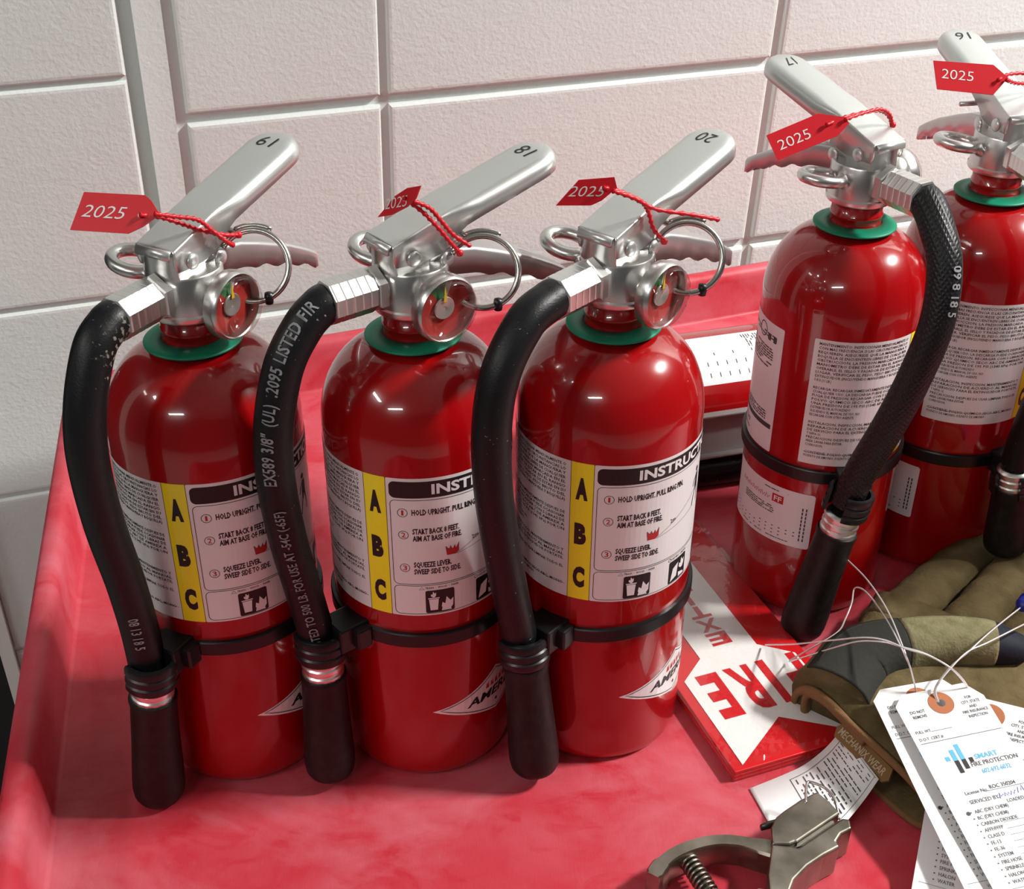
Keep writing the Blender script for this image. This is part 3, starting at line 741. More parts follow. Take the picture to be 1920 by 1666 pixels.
VIEW = Vector((-.05, -.75, .60)).normalized()      # side of the hoses that carries the print
def hose_print(P, items, r, root, rotz, name='hose_print'):
    """lettering along a hose: items (text, start arc length, cap height, side offset angle, direction)"""
    L = [0.]
    for a, b in zip(P, P[1:]): L.append(L[-1] + (b - a).length)
    def at(s):
        s = max(0, min(L[-1] - 1e-6, s)); i = 0
        while L[i + 1] < s: i += 1
        k = (s - L[i]) / max(L[i + 1] - L[i], 1e-9); p = P[i].lerp(P[i + 1], k)
        a = P[max(i - 1, 0)]; b = P[min(i + 2, len(P) - 1)]; t = (b - a).normalized(); return p, t
    V = []; F = []
    for body, s0, h, off, sgn, wx in items:
        tv, tf = text2d(body, .02, 2, 1.05); k = len(V); wx = wx / max(q[0] for q in tv)
        for x, y in tv:
            sx = x * wx; sy = (y - .35) * h / .70
            p, t = at(s0 + sgn * sx); t = t * sgn; nn = (VIEW - t * VIEW.dot(t)).normalized(); b = nn.cross(t)
            a = off + sy / r
            V.append(p + (nn * math.cos(a) + b * math.sin(a)) * (r + .0006))
        F += [tuple(i + k for i in f) for f in tf]
    o = obj(name, mesh(name, V, F, False, 'ink_hose'), root, rotz=rotz); o['kind'] = 'stuff'; return o

def extinguisher(x, y, phi, psi, number, hose, noz, strap, label, hose_mat='rubber', sticker=None, prints=None, ringpose=(0, 0), detail=True):
    root = empty('fire_extinguisher', (x, y, 0), R_(phi)); tag(root, label, 'extinguisher', 'dry chemical fire extinguishers on the cart')
    inv = -R_(phi)
    obj('cylinder', shared('body', body_mesh), root)
    obj('green_collar', shared('collar', collar_mesh), root)
    o = obj('valve_body', shared('valve', valve_mesh), root)
    if 'valve_done' not in SH: sharp(o, 35); SH['valve_done'] = 1
    o = obj('upper_lever', shared('upper', upper_lever_mesh), root); solid(o, .0014, -1)
    if 'up_done' not in SH: sharp(o, 38); SH['up_done'] = 1
    n = Print(); n.text(number, 0, 0, .0088, w=.0105 if number != '17' else .008, bold=-.004, res=3, align='C', shear=.15)
    zt = .3713 + .25 * .0035 + .0008
    obj('marker_number', mesh('marker_number', [Vector((.0815 + -yy, -(-xx), zt - (yy) * .25 - abs(xx) * .03)) for xx, yy in n.V], n.F, False, 'ink'), o)
    o = obj('lower_lever', shared('lower', lower_lever_mesh), root); solid(o, .0013, -1)
    if 'low_done' not in SH: sharp(o, 55); SH['low_done'] = 1
    for sx, sz in ((-.0062, .3355), (.0140, .3300)):
        for sg in (-1, 1):
            rv = obj('rivet', shared('rivet', rivet_mesh), root, (sx, sg * (.0128 if sx < 0 else .0133), sz)); rv.rotation_euler = (R_(90) if sg < 0 else R_(-90), 0, 0)
    obj('hanging_eye', shared('loop', loop_mesh), root)
    ft = obj('hose_fitting', shared('fit', fitting_mesh), root)
    # pressure gauge
    gg = obj('pressure_gauge', shared('gcase', gauge_case_mesh), root)
    if 'gc_done' not in SH: sharp(gg, 35); SH['gc_done'] = 1
    obj('red_dial', shared('gr', gauge_face((-170, 65), 'face_red', .003, .0163, .0294)), gg)
    obj('green_dial', shared('gg', gauge_face((80, 125), 'face_green', .003, .0163, .0294)), gg)
    obj('dial_edge', shared('gr2', gauge_face((65, 80), 'ink_white', .003, .0163, .0294)), gg); obj('dial_edge', shared('gr3', gauge_face((125, 190), 'face_red', .003, .0163, .0294)), gg)
    obj('needle', shared('gn', needle_mesh), gg); obj('hub', shared('gh', hub_mesh), gg); obj('lens', shared('gl', lens_mesh), gg)
    # pull pin with ring: pin through the levers, ring hanging on the gauge side
    pc = Vector((.0265, -.0165, .3400)); g = G()
    g.tube([(.0265, .0225, .3400), (.0265, -.0175, .3400)], .0017, 10)
    cx, cz, rr = ringpose if len(ringpose) == 3 else (.0, .0, .0205)
    tilt = R_(18)
    d1 = Vector((math.cos(R_(-phi) ), math.sin(R_(-phi)), 0))               # world x in local axes
    wy = Vector((-math.sin(R_(-phi)), math.cos(R_(-phi)), 0))
    ax_u = d1; ax_v = (Vector((0, 0, 1)) * math.cos(R_(28)) + wy * math.sin(R_(28)))
    c0 = Vector((.0265, -.0195, .3400)) + ax_u * (.0055 if phi < 90 else -.006) - ax_v * .0168
    P = [c0 + ax_u * (.0188 * math.cos(a)) + ax_v * (.0188 * math.sin(a)) for a in [R_(150 - 330 * k / 40) for k in range(41)]]
    g.tube(P, .00175, 10)
    P2 = [c0 + ax_u * (.0208 * math.cos(a)) + ax_v * (.0208 * math.sin(a)) + wy * .0015 for a in [R_(118 - 55 * k / 10) for k in range(11)]]
    g.tube(P2, .0015, 8)
    pr = g.build('pull_pin', 'steel', root, True)
    if phi < 90:
        e = P[int(len(P) * .64)]
        G().lathe([(0, -.0035), (.0022, -.0030), (.0026, 0), (.0022, .0030), (0, .0035)], 10, Matrix.Translation(e)).build('tie_end', 'strap', pr, True)
    # hose (world-oriented offsets)
    P = spline([cyl_pt(*h) for h in hose], 8)
    g = G().tube(P, .0106, 24); hs = g.build('hose', hose_mat, root, True, rotz=inv); sharp(hs, 60)
    if prints: hose_print(P, prints, .0106, hs, 0)
    # nozzle and ferrule
    a = cyl_pt(*noz[0]); b = cyl_pt(*noz[1]); d = b - a; ln = d.length; q = d.to_track_quat('Z', 'Y').to_matrix().to_4x4(); mt = Matrix.Translation(a) @ q
    pr = [(.0100, -.003)]
    for k in range(3): s = -.002 + k * .0055; pr += [(.0118, s), (.0126, s + .001), (.0126, s + .0035), (.0118, s + .0047)]
    pr += [(.0110, .0150)]
    fe = G().lathe(pr, 16, mt).build('hose_ferrule', 'crimp', root, True, rotz=inv); sharp(fe, 25)
    nz = G().lathe([(.0100, .0120), (.0138, .0125), (.0142, .0140), (.0138, .0165), (.0134, .0190), (.0142, ln * .5), (.0156, ln * .82), (.0157, ln * .90), (.0150, ln * .955), (.0135, ln * .985), (.0110, ln), (.0070, ln), (.0050, ln - .012), (0, ln - .012)], 32, mt).build('nozzle', 'nozzle', root, True, rotz=inv); sharp(nz, 45)
    # strap with clip
    zs, tlt, az_t = strap; g = G(); nseg = 72; V = []
    for k in range(nseg):
        an = 2 * PI * k / nseg; dz = RB * tlt * math.cos(an - R_(az_t))
        for (r, z) in ((.0542, -.0048), (.0562, -.0048), (.0567, -.0040), (.0567, .0040), (.0562, .0048), (.0542, .0048)): V.append((r * math.cos(an), r * math.sin(an), zs + dz + z))
    F = [(k * 6 + j, ((k + 1) % nseg) * 6 + j, ((k + 1) % nseg) * 6 + (j + 1) % 6, k * 6 + (j + 1) % 6) for k in range(nseg) for j in range(6)]
    sp = G().add(V, F).build('strap', 'strap', root, True, rotz=inv); sharp(sp, 30)
    azc = noz[0][1]; cc = a + d * (.010 / ln) * .0; dirv = cyl_pt(1, azc, 0); side = Vector((-dirv.y, dirv.x, 0))
    rot = Matrix((dirv, side, Vector((0, 0, 1)))).transposed()
    g = G(); rin = noz[0][0]
    zc = zs - .004
    g.box(dirv * ((.0545 + rin - .010) / 2 + .001) + Vector((0, 0, zs - .001)) + side * .006, (rin - .010 - .0545 + .010, .020, .017), rot)
    g.box(dirv * .0575 + Vector((0, 0, zs - .001)) + side * .014, (.010, .014, .014), rot)
    bl = g.build('clip_block', 'strap', sp); bevel(bl, .0012)
    prc = [(.0128, -.010), (.0150, -.010), (.0158, -.0085), (.0158, -.0045), (.0149, -.0035), (.0158, -.0025), (.0158, .0015), (.0149, .0025), (.0158, .0035), (.0158, .0070), (.0150, .0085), (.0128, .0085), (.0128, -.010)]
    ax = d.normalized(); cpt = a + Vector((0, 0, zs - .006 - a.z)) * 1.0; cpt = a + ax * ((a.z - (zs - .008)) / max(-ax.z, .3))
    ex = (-dirv - ax * (-dirv).dot(ax)).normalized(); ey = ax.cross(ex); fm = Matrix((ex, ey, ax)).transposed().to_4x4(); fm.translation = cpt
    g = G().lathe(prc, 36, fm, a0=R_(-150), a1=R_(150)) if False else G().lathe(prc, 36, fm, a0=R_(0 - 85), a1=R_(0 + 205))
    k_ = len(prc); g.F.append(tuple(j * 37 for j in range(k_ - 1))); g.F.append(tuple(j * 37 + 36 for j in range(k_ - 1)))
    cl = g.build('hose_clip', 'strap', sp, True); sharp(cl, 30)
    # labels
    for nm, me, subs in LABELS:
        lp = obj(nm, me, root, rotz=R_(psi) + inv)
        for sn, sm in subs:
            so = obj(sn, sm, lp)
            if 'print' in sn: so['kind'] = 'stuff'
    if sticker:
        for st in (sticker if isinstance(sticker[0], (tuple, list)) else [sticker]): inspection_sticker(root, inv, *st)
    return root

def plane_hose(az, lst): return [(s, az, z) for s, z in lst]
E1 = extinguisher(-.17265, .61763, 61, -105.5, '19',
    [(.0522, -119, .3190), (.0570, -119, .3183)] + plane_hose(-119, [(.0686, .3098), (.0805, .284), (.0855, .2553), (.0837, .2144), (.0775, .1713), (.0742, .1349), (.0735, .100)]),
    [(.0735, -118, .0985), (.0780, -124, .0030)], (.1130, .0, 0),
    'red extinguisher marked 19, leftmost, nearest the bare cart rim', hose_mat='rubber_dusty', prints=[('08 13 18 5', .180, .0052, .25, 1, .024)])
E2 = extinguisher(-.05411, .62404, 38, -119.4, '18',
    [(.0522, -142, .3190), (.0565, -142, .3176)] + plane_hose(-142, [(.0670, .3095), (.0800, .2905), (.089, .2586), (.0912, .226), (.0879, .1857), (.0816, .1452)]) + [(.0774, -141, .1152), (.0755, -140, .098)],
    [(.0755, -140, .0965), (.0795, -137.5, .0060)], (.1138, .0, 0),
    'red extinguisher marked 18, standing between those marked 19 and 20', prints=[('EX589 3/8"  (UL)  .2095 LISTED FIR', .104, .0062, .0, -1, .098), ('PRESSURE - TESTED TO 500 LB. FOR USE AT -54C (-65F)', .255, .0048, -.12, -1, .135)])
E3 = extinguisher(.05624, .63727, 48, -116, '20',
    [(.0522, -132, .3190), (.0570, -132, .3186)] + plane_hose(-132, [(.0740, .3135), (.0924, .2925), (.0997, .2628), (.0987, .2225), (.0903, .1715), (.0811, .1275), (.0748, .1030)]),
    [(.0745, -131, .1015), (.0770, -122, .0080)], (.1070, .085, 0),
    'red extinguisher marked 20, beside the packed arrow sign')
E4 = extinguisher(.22234, .78245, 121, -47, '17',
    [(.0522, -59, .3190), (.0565, -59, .3172), (.0670, -61, .3085), (.0832, -64, .2894), (.0930, -68, .2579), (.0930, -73, .2224), (.0880, -78, .1864), (.0760, -84, .1411), (.0735, -88, .1150)],
    [(.0735, -88.5, .1050), (.0755, -101.5, .0040)], (.1235, -.02, -100),
    'red extinguisher marked 17, its nozzle hanging over the glove and wires', hose_mat='rubber_weave', sticker=(-143, .0600, .1060, 40, 11), prints=[('09 8 18 5', .045, .0056, .5, 1, .028)])
E5 = extinguisher(.33059, .83820, 101, -57, '16',
    [(.0522, -79, .3190), (.0565, -79, .3172), (.0690, -77, .3070), (.0860, -75, .2850), (.0930, -73, .2560), (.0930, -71, .2220), (.0870, -69, .1800), (.0780, -67, .1350), (.0750, -66, .1080)],
    [(.0750, -66, .1020), (.0790, -62, .0330)], (.1010, .0, 0),
    'red extinguisher marked 16 at the right edge, partly cut off', sticker=(-158, .0440, .0890, 36, 12, False))

E_SHADE = extinguisher(.520, .800, 96, -60, '15',  # unseen, added beyond the right edge to shade number 16 and the glove fingers
    [(.0522, -84, .3190), (.0565, -84, .3172), (.0690, -82, .3070), (.0860, -80, .2850), (.0930, -78, .2560), (.0930, -76, .2220), (.0870, -74, .1800), (.0780, -72, .1350), (.0750, -71, .1080)],
    [(.0750, -71, .1020), (.0780, -69, .0080)], (.1120, .0, 0),
    'unseen red extinguisher marked 15, added further right to shade the one marked 16')

# ------------------------------------------------------------------ seal tags
SEALS = [
 ([(-0.2186, 0.5912, 0.3586), (-0.2118, 0.6012, 0.3744), (-0.1817, 0.6004, 0.3732), (-0.1786, 0.599, 0.371), (-0.1743, 0.5954, 0.3652), (-0.1827, 0.5921, 0.36), (-0.1901, 0.5903, 0.3571)], (-0.1841, 0.5952, 0.3649), (0.0, 0.8463, -0.5327), [[(-0.1835, 0.5933, 0.3657), (-0.176, 0.6003, 0.3618), (-0.1674, 0.6061, 0.356), (-0.1599, 0.6118, 0.3502), (-0.1494, 0.618, 0.345), (-0.1437, 0.6255, 0.3419)], [(-0.1764, 0.5936, 0.3662), (-0.168, 0.6004, 0.362), (-0.1593, 0.6071, 0.3577), (-0.1545, 0.612, 0.3505), (-0.148, 0.6161, 0.342), (-0.1462, 0.6225, 0.3372)]]),
 ([(-0.0687, 0.6142, 0.3566), (-0.0588, 0.609, 0.3701), (-0.0521, 0.6046, 0.376), (-0.0453, 0.5995, 0.3791), (-0.0479, 0.5999, 0.3723), (-0.0526, 0.6025, 0.3668), (-0.061, 0.6083, 0.3602)], (-0.0545, 0.6053, 0.3705), (0.652, 0.7314, -0.2), [[(-0.0543, 0.6034, 0.3712), (-0.046, 0.6068, 0.3631), (-0.0384, 0.6093, 0.3535), (-0.0319, 0.6117, 0.3438), (-0.0276, 0.6157, 0.3365)], [(-0.0495, 0.6025, 0.3699), (-0.042, 0.6075, 0.3643), (-0.0362, 0.6108, 0.3558), (-0.0306, 0.6139, 0.3473), (-0.022, 0.6175, 0.3393)]]),
 ([(0.0218, 0.6165, 0.3624), (0.0332, 0.6194, 0.375), (0.0512, 0.6198, 0.3764), (0.0527, 0.6186, 0.3712), (0.045, 0.6171, 0.3649), (0.0397, 0.6166, 0.3625)], (0.0459, 0.6186, 0.3711), (-0.0014, 0.9748, -0.2232), [[(0.0458, 0.6167, 0.3719), (0.0539, 0.6223, 0.368), (0.0655, 0.6262, 0.3614), (0.0704, 0.6298, 0.3544), (0.0739, 0.6313, 0.344), (0.0804, 0.6341, 0.3356)], [(0.0507, 0.6158, 0.3705), (0.0623, 0.6219, 0.3642), (0.0742, 0.6271, 0.3564), (0.0947, 0.6335, 0.3507), (0.1096, 0.6402, 0.3453)]]),
 ([(0.1529, 0.7545, 0.353), (0.1841, 0.7616, 0.3642), (0.2006, 0.7604, 0.3624), (0.2028, 0.7584, 0.3591), (0.1958, 0.7544, 0.3528), (0.1598, 0.7464, 0.3402)], (0.1893, 0.758, 0.3585), (0.0, 0.8463, -0.5327), [[(0.1888, 0.756, 0.3592), (0.2036, 0.7662, 0.3612), (0.2219, 0.7754, 0.3617), (0.2314, 0.7819, 0.358), (0.2376, 0.7856, 0.3497)], [(0.2001, 0.7578, 0.3619), (0.2133, 0.7672, 0.3629), (0.2252, 0.7759, 0.3625), (0.2333, 0.7815, 0.3574), (0.2369, 0.7859, 0.3502)]]),
 ([(0.2691, 0.8263, 0.3784), (0.3074, 0.8249, 0.3762), (0.317, 0.8205, 0.3693), (0.3075, 0.8147, 0.36), (0.2715, 0.8166, 0.363)], (0.3108, 0.8198, 0.3681), (0.0, 0.8463, -0.5327), [[(0.3101, 0.8178, 0.3687), (0.3196, 0.8283, 0.3691), (0.3351, 0.8374, 0.3672), (0.3474, 0.8439, 0.3612)], [(0.3155, 0.8178, 0.3687), (0.3247, 0.8254, 0.3644), (0.3369, 0.8339, 0.3616), (0.3474, 0.842, 0.3582)]]),
]
SEAL_TXT = ['flat towards the viewer on the extinguisher marked 19', 'twisted nearly edge-on, on the extinguisher marked 18', 'with a long loose cord end, on the extinguisher marked 20', 'slanting down to the left, on the extinguisher marked 17', 'level, on the extinguisher marked 16']
SEAL_TEXTPOS = [((0, 6, 1), (.19, .46), 1.0), ((0, 6, 1), (.18, .40), .55), ((0, 5, 1), (.18, .36), .95), ((5, 4, 0), (.16, .30), 1.0), ((4, 3, 0), (.16, .40), 1.0)]
def build_seal(i):
    poly, hole, nrm, cords = SEALS[i]; o = Vector(poly[0]); n = -Vector(nrm)
    t = empty('seal_tag', poly[0]); tag(t, 'red plastic 2025 seal tag ' + SEAL_TXT[i], 'tag', 'dated seal tags')
    P = [Vector(q) - o for q in poly]; hc = Vector(hole) - o
    # plate with a punched hole: ring of faces between outline and hole
    ex = Vector((1, 0, 0)); ex = (ex - n * ex.dot(n)).normalized(); ey = n.cross(ex)
    pts = []
    for a, b in zip(P, P[1:] + P[:1]):
        for k in range(4): pts.append(a.lerp(b, k / 4))
    m = len(pts); hr = .0013
    hp = []
    for q in pts:
        d = q - hc; d = d - n * d.dot(n); hp.append(hc + d.normalized() * min(hr, d.length * .5))
    th = n * .0005; V = [q + th for q in pts] + [q + th for q in hp] + [q - th for q in pts] + [q - th for q in hp]; F = []
    for k in range(m):
        j = (k + 1) % m
        F += [(k, j, m + j, m + k), (2 * m + j, 2 * m + k, 3 * m + k, 3 * m + j), (k, 2 * m + k, 2 * m + j, j), (m + k, m + j, 3 * m + j, 3 * m + k)]
    me = fix_normals(mesh('tag_plate', V, F, False, 'tag_red')); pl = obj('tag_plate', me, t)
    (i0, i1, i2), (fx, fy), sc = SEAL_TEXTPOS[i]
    base = (P[i1] - P[i0]); upv = P[i2] - P[i0]
    bx = base.normalized(); by = (upv - bx * upv.dot(bx)).normalized()
    org = P[i0] + base * fx * .6 + upv * fy
    if i in (0, 1, 2): org = P[i0] + base * .10 + upv * .36
    p = Print(); L = base.length
    p.text('2025', 0, 0, .0062 * (1 if i in (0, 3, 4) else .85), w=.0205 * (1 if i in (0, 3, 4) else .85) * (1 if i != 1 else .9), bold=-.006, res=3, shear=.0 if i in (3, 4) else .45)
    f = on_plane(org + n * .0006, bx, by); q = p.build('date_print', 'ink_white', f, .0001, pl); q['kind'] = 'stuff'
    for c in cords:
        S = spline([Vector(q) - o for q in c], 10); L_ = 0; rad = []
        for k in range(len(S)):
            rad.append(.00095 + (.00055 if k % 3 == 0 else 0.))
        G().tube(S, rad, 8).build('cord', 'tag_red', t, True)
    e = Vector(cords[0][-1]) - o
    G().lathe([(0, -.002), (.0016, -.0014), (.0021, 0), (.0016, .0014), (0, .002)], 12, Matrix.Translation(e)).build('knot', 'tag_red', t, True)
for i in range(5): build_seal(i)

# ------------------------------------------------------------------ lying extinguisher, bracket and hose at the back
def build_lying():
    yaw = R_(16); t = empty('fire_extinguisher', (.30, 1.000, .0545), 0); tag(t, 'red extinguisher lying on its side behind the two standing rows', 'extinguisher')
    u = Vector((-math.cos(yaw), -math.sin(yaw), 0)); side = Vector((math.sin(yaw), -math.cos(yaw), 0)); upv = Vector((0, 0, 1))
    mt = Matrix((side, upv, u)).transposed().to_4x4()
    mt.translation = u * -.06
    o = obj('cylinder', SH['body'], t); o.matrix_local = mt
    c = obj('green_collar', SH['collar'], t); c.matrix_local = mt
    v = obj('valve_body', SH['valve'], t); v.matrix_local = mt
    # sticker on the top of the body; angle measured from side(=x) to up(=y)
    p = Print(); a0, a1 = R_(38) * RB, R_(92) * RB; p.rrect(-a1, .100, -a0, .222, .002)
    def f(x, y, l): return mt @ Vector(((RB + l) * math.cos(-x / RB), (RB + l) * math.sin(-x / RB), y))
    s = obj('service_sticker', mesh('service_sticker', [f(x, y, .0002) for x, y in p.V], p.F, False, 'sticker'), t)
    k = Print(); rng = random.Random(5)
    for r in range(8):
        y = .212 - r * .0085; k.rect(-a0 - .010, y, -a0 - .006, y + .0008); k.rect(-a0 - .020, y, -a0 - .016, y + .0008)
        if r % 2: k.rect(-a0 - .029, y, -a0 - .026, y + .0008)
    for r in range(7): k.words(-a1 + .004, .172 - r * .0022 - .0, .016, .0009, rng)
    k.rect(-a0 - .0040, .140, -a0 - .0030, .170)
    q = obj('fine_print', mesh('fine_print', [f(x, y, .0003) for x, y in k.V], k.F, False, 'ink_grey'), s); q['kind'] = 'stuff'
build_lying()
def build_bracket():
    yaw = R_(16); t = empty('mounting_bracket', (.20, .9045, .0), yaw); tag(t, 'grey steel mounting bracket leaning on the lying extinguisher', 'bracket')
    rot = Matrix.Rotation(R_(-10), 3, 'X')
    a = G().box((0, 0, .056), (.26, .0025, .036), rot).build('back_plate', 'bracket', t); bevel(a, .0008)
    for z, y in ((.0735, -.001), (.0385, -.007)):
        a = G().box((0, y, z), (.26, .009, .0022), rot).build('flange', 'bracket', t); bevel(a, .0008)
    for x in (-.115, .115):
        a = G().add([(x - .01, -.006, .046), (x + .01, -.006, .046), (x + .01, -.003, .046), (x - .01, -.003, .046), (x - .01, -.022, 0), (x + .01, -.022, 0), (x + .01, -.019, 0), (x - .01, -.019, 0)], [(0, 1, 2, 3), (7, 6, 5, 4), (0, 4, 5, 1), (1, 5, 6, 2), (2, 6, 7, 3), (3, 7, 4, 0)]).build('foot', 'bracket', t)
build_bracket()
P = spline([(.10, .884, .0115), (.15, .898, .0115), (.20, .911, .0115), (.25, .926, .0115), (.29, .939, .0115)], 8)
o = empty('loose_hose', (.2, .905, 0)); tag(o, 'black rubber hose lying on the tray before the grey bracket', 'hose')
G().tube([q - Vector((.2, .905, 0)) for q in P], .0112, 20).build('hose_tube', 'rubber', o, True)
for e, d in ((P[0], P[0] - P[1]), (P[-1], P[-1] - P[-2])):
    G().tube([e - Vector((.2, .905, 0)) - d.normalized() * .004, e - Vector((.2, .905, 0)) + d.normalized() * .022], .0114, 12).build('hose_ferrule', 'crimp', o)

# ------------------------------------------------------------------ shrink-wrapped stack of arrow signs
def film_mat():
    m = bpy.data.materials.new('clear_shrink_film'); m.use_nodes = True; nt = m.node_tree; N = nt.nodes; L = nt.links
    for n in list(N): N.remove(n)
    out = N.new('ShaderNodeOutputMaterial'); mx = N.new('ShaderNodeMixShader'); tr = N.new('ShaderNodeBsdfTransparent'); gl = N.new('ShaderNodeBsdfGlossy'); gl.inputs['Roughness'].default_value = .03
    lw = N.new('ShaderNodeLayerWeight'); lw.inputs[0].default_value = .5; pw = N.new('ShaderNodeMath'); pw.operation = 'POWER'; pw.inputs[1].default_value = 4; fr = N.new('ShaderNodeMath'); fr.operation = 'MULTIPLY_ADD'; fr.inputs[1].default_value = .6; fr.inputs[2].default_value = .06
    L.new(lw.outputs['Facing'], pw.inputs[0]); L.new(pw.outputs[0], fr.inputs[0])
    tc = N.new('ShaderNodeTexCoord'); nz = N.new('ShaderNodeTexNoise'); nz.inputs['Scale'].default_value = 60; nz.inputs['Detail'].default_value = 3; nz.inputs['Distortion'].default_value = 1.2
    bp = N.new('ShaderNodeBump'); bp.inputs['Strength'].default_value = .35; bp.inputs['Distance'].default_value = .002
    L.new(tc.outputs['Object'], nz.inputs[0]); L.new(nz.outputs[0], bp.inputs['Height']); L.new(bp.outputs[0], gl.inputs['Normal'])
    L.new(fr.outputs[0], mx.inputs[0]); L.new(tr.outputs[0], mx.inputs[1]); L.new(gl.outputs[0], mx.inputs[2]); L.new(mx.outputs[0], out.inputs[0]); return m
M['film'] = film_mat()
M['sign_red'] = nmat('sign_red', (.55, .008, .012), .3, coat=.3)
M['sign_white'] = nmat('sign_white', (.78, .77, .75), .35, coat=.2)
def build_sign():
    a = R_(110.5); W = .1005; Ln = .300; top = .0086
    t = empty('packed_sign', (.1400, .5672, .0004), a - R_(90)); tag(t, 'shrink-wrapped stack of red and white arrow signs beside extinguisher marked 20', 'sign')
    for k in range(3):
        o = G().box((W / 2, Ln / 2, .0014 + k * .0029), (W, Ln, .0026)).build('sign_board', 'sign_red', t); bevel(o, .0006)
    f = lambda x, y, l: Vector((x, y, top + l))
    c = W / 2
    w = Print()
    for sg in (-1, 1):      # white arrow in convex pieces
        def X(q): return c + sg * q
        w.raw([(X(0), .0330), (X(.0430), .0035), (X(.0430), .0840), (X(0), .0840)], [(0, 1, 2, 3)])
        w.raw([(X(0), .0840), (X(.0430), .0840), (X(.0222), .1010), (X(0), .1010)], [(0, 1, 2, 3)])
        w.raw([(X(0), .1010), (X(.0222), .1010), (X(.0222), .262), (X(0), .262)], [(0, 1, 2, 3)])
        w.raw([(X(0), .262), (X(.0400), .262), (X(0), .298)], [(0, 1, 2)])
    ar = w.build('white_arrow', 'sign_white', f, .0003, t); del ar['kind']
    def letter(s, x, y, h, wd, i):
        p = Print(); p.text(s, 0, 0, h, w=wd, bold=.035, res=3, align='C')
        p.V = [(x - q[0], y - q[1]) for q in p.V]       # reads from the far side
        l = p.build('letter', 'ink_red_sign', f, .0005, ar); del l['kind']
    for i, ch in enumerate('FIRE'): letter(ch, c + .0335 - (0, .0190, .0380, .0600)[i], .0835, .0400, (.0155, .0060, .0185, .0160)[i], i)
    for i, ch in enumerate('EXTINGUISHER'): letter(ch, c, .1215 + i * .0152 + .0, .0122, .0040 if ch == 'I' else .0155, i)
    # film: slightly puckered wrap with folded near end
    V = []; F = []; nx, ny = 30, 80; rng = random.Random(4)
    def fz(x, y):
        e = min(x + .002, W + .002 - x) / .010; return top + .0012 + .0007 * math.sin(x * 160 + y * 70) * math.sin(y * 110) + (.0 if e > 1 else 0)
    for j in range(ny + 1):
        for i in range(nx + 1):
            x = -.0025 + (W + .005) * i / nx; y = -.006 + (Ln + .012) * j / ny; z = fz(x, y)
            if y < .045: z += rng.uniform(0, .0010) * (1 - y / .045)
            if y < .004: z -= (.004 - y) * .9 + rng.uniform(0, .0012)
            V.append((x, y, z))
    k = nx + 1
    F = [(j * k + i, j * k + i + 1, (j + 1) * k + i + 1, (j + 1) * k + i) for j in range(ny) for i in range(nx)]
    b = len(V); rim = [j * k for j in range(ny, -1, -1)] + [i for i in range(1, k)] + [j * k + nx for j in range(1, ny + 1)]
    for q in rim: V.append((V[q][0] + (-.001 if V[q][0] < 0 else .001 if V[q][0] > W else 0), V[q][1] - (.003 if V[q][1] < 0 else 0), .0005))
    F += [(rim[i], rim[i + 1], b + i + 1, b + i) for i in range(len(rim) - 1)]
    G().add(V, F).build('shrink_film', 'film', t, False)
M['ink_red_sign'] = nmat('sign_letter_red', (.55, .012, .016), .35, coat=.2)
build_sign()

# ------------------------------------------------------------------ work glove
M['glove'] = nmat('brown_glove_fabric', (.11, .08, .034), .85, spec=.2); add_noise(M['glove'], (.088, .063, .026), (.130, .096, .044), 60, 5); add_bump(M['glove'], 420, .5, .0012, 5, second=(40, .5, .006))
M['glove_suede'] = nmat('olive_suede', (.18, .165, .085), .9, spec=.15); add_noise(M['glove_suede'], (.15, .135, .07), (.22, .20, .11), 120, 5); add_bump(M['glove_suede'], 600, .6, .001, 4)
M['glove_dark'] = nmat('charcoal_glove_pad', (.028, .028, .024), .8, spec=.2); add_bump(M['glove_dark'], 300, .4, .001, 4)
M['glove_black'] = nmat('navy_fingertip_pad', (.010, .013, .022), .7, spec=.25); add_bump(M['glove_black'], 300, .3, .001, 4)
M['glove_edge'] = nmat('brown_binding', (.17, .085, .030), .75); add_bump(M['glove_edge'], 500, .5, .001, 4)
M['tab'] = nmat('brown_woven_tab', (.20, .115, .04), .85)
M['tab_ink'] = nmat('tan_thread', (.50, .42, .28), .8)
def loft(rings, closed_ends=(True, True)):
    n = len(rings[0]); V = [v for r in rings for v in r]; F = []
    for j in range(len(rings) - 1):
        for i in range(n): F.append((j * n + i, j * n + (i + 1) % n, (j + 1) * n + (i + 1) % n, (j + 1) * n + i))
    if closed_ends[0]: F.append(tuple(range(n - 1, -1, -1)))
    if closed_ends[1]: F.append(tuple((len(rings) - 1) * n + i for i in range(n)))
    return V, F
def ell(c, ax, hw, hh, n=20, flat=.75, zmin=.0006):
    """flattened ring across direction ax, resting above the tray"""
    ax = Vector((ax[0], ax[1], 0)).normalized(); s = Vector((-ax.y, ax.x, 0)); c = Vector(c); out = []
    for k in range(n):
        a = 2 * PI * k / n; q = c + s * (hw * math.copysign(abs(math.cos(a)) ** flat, math.cos(a))) + Vector((0, 0, hh * math.copysign(abs(math.sin(a)) ** flat, math.sin(a))))
        q.z = max(q.z, zmin); out.append(q)
    return out
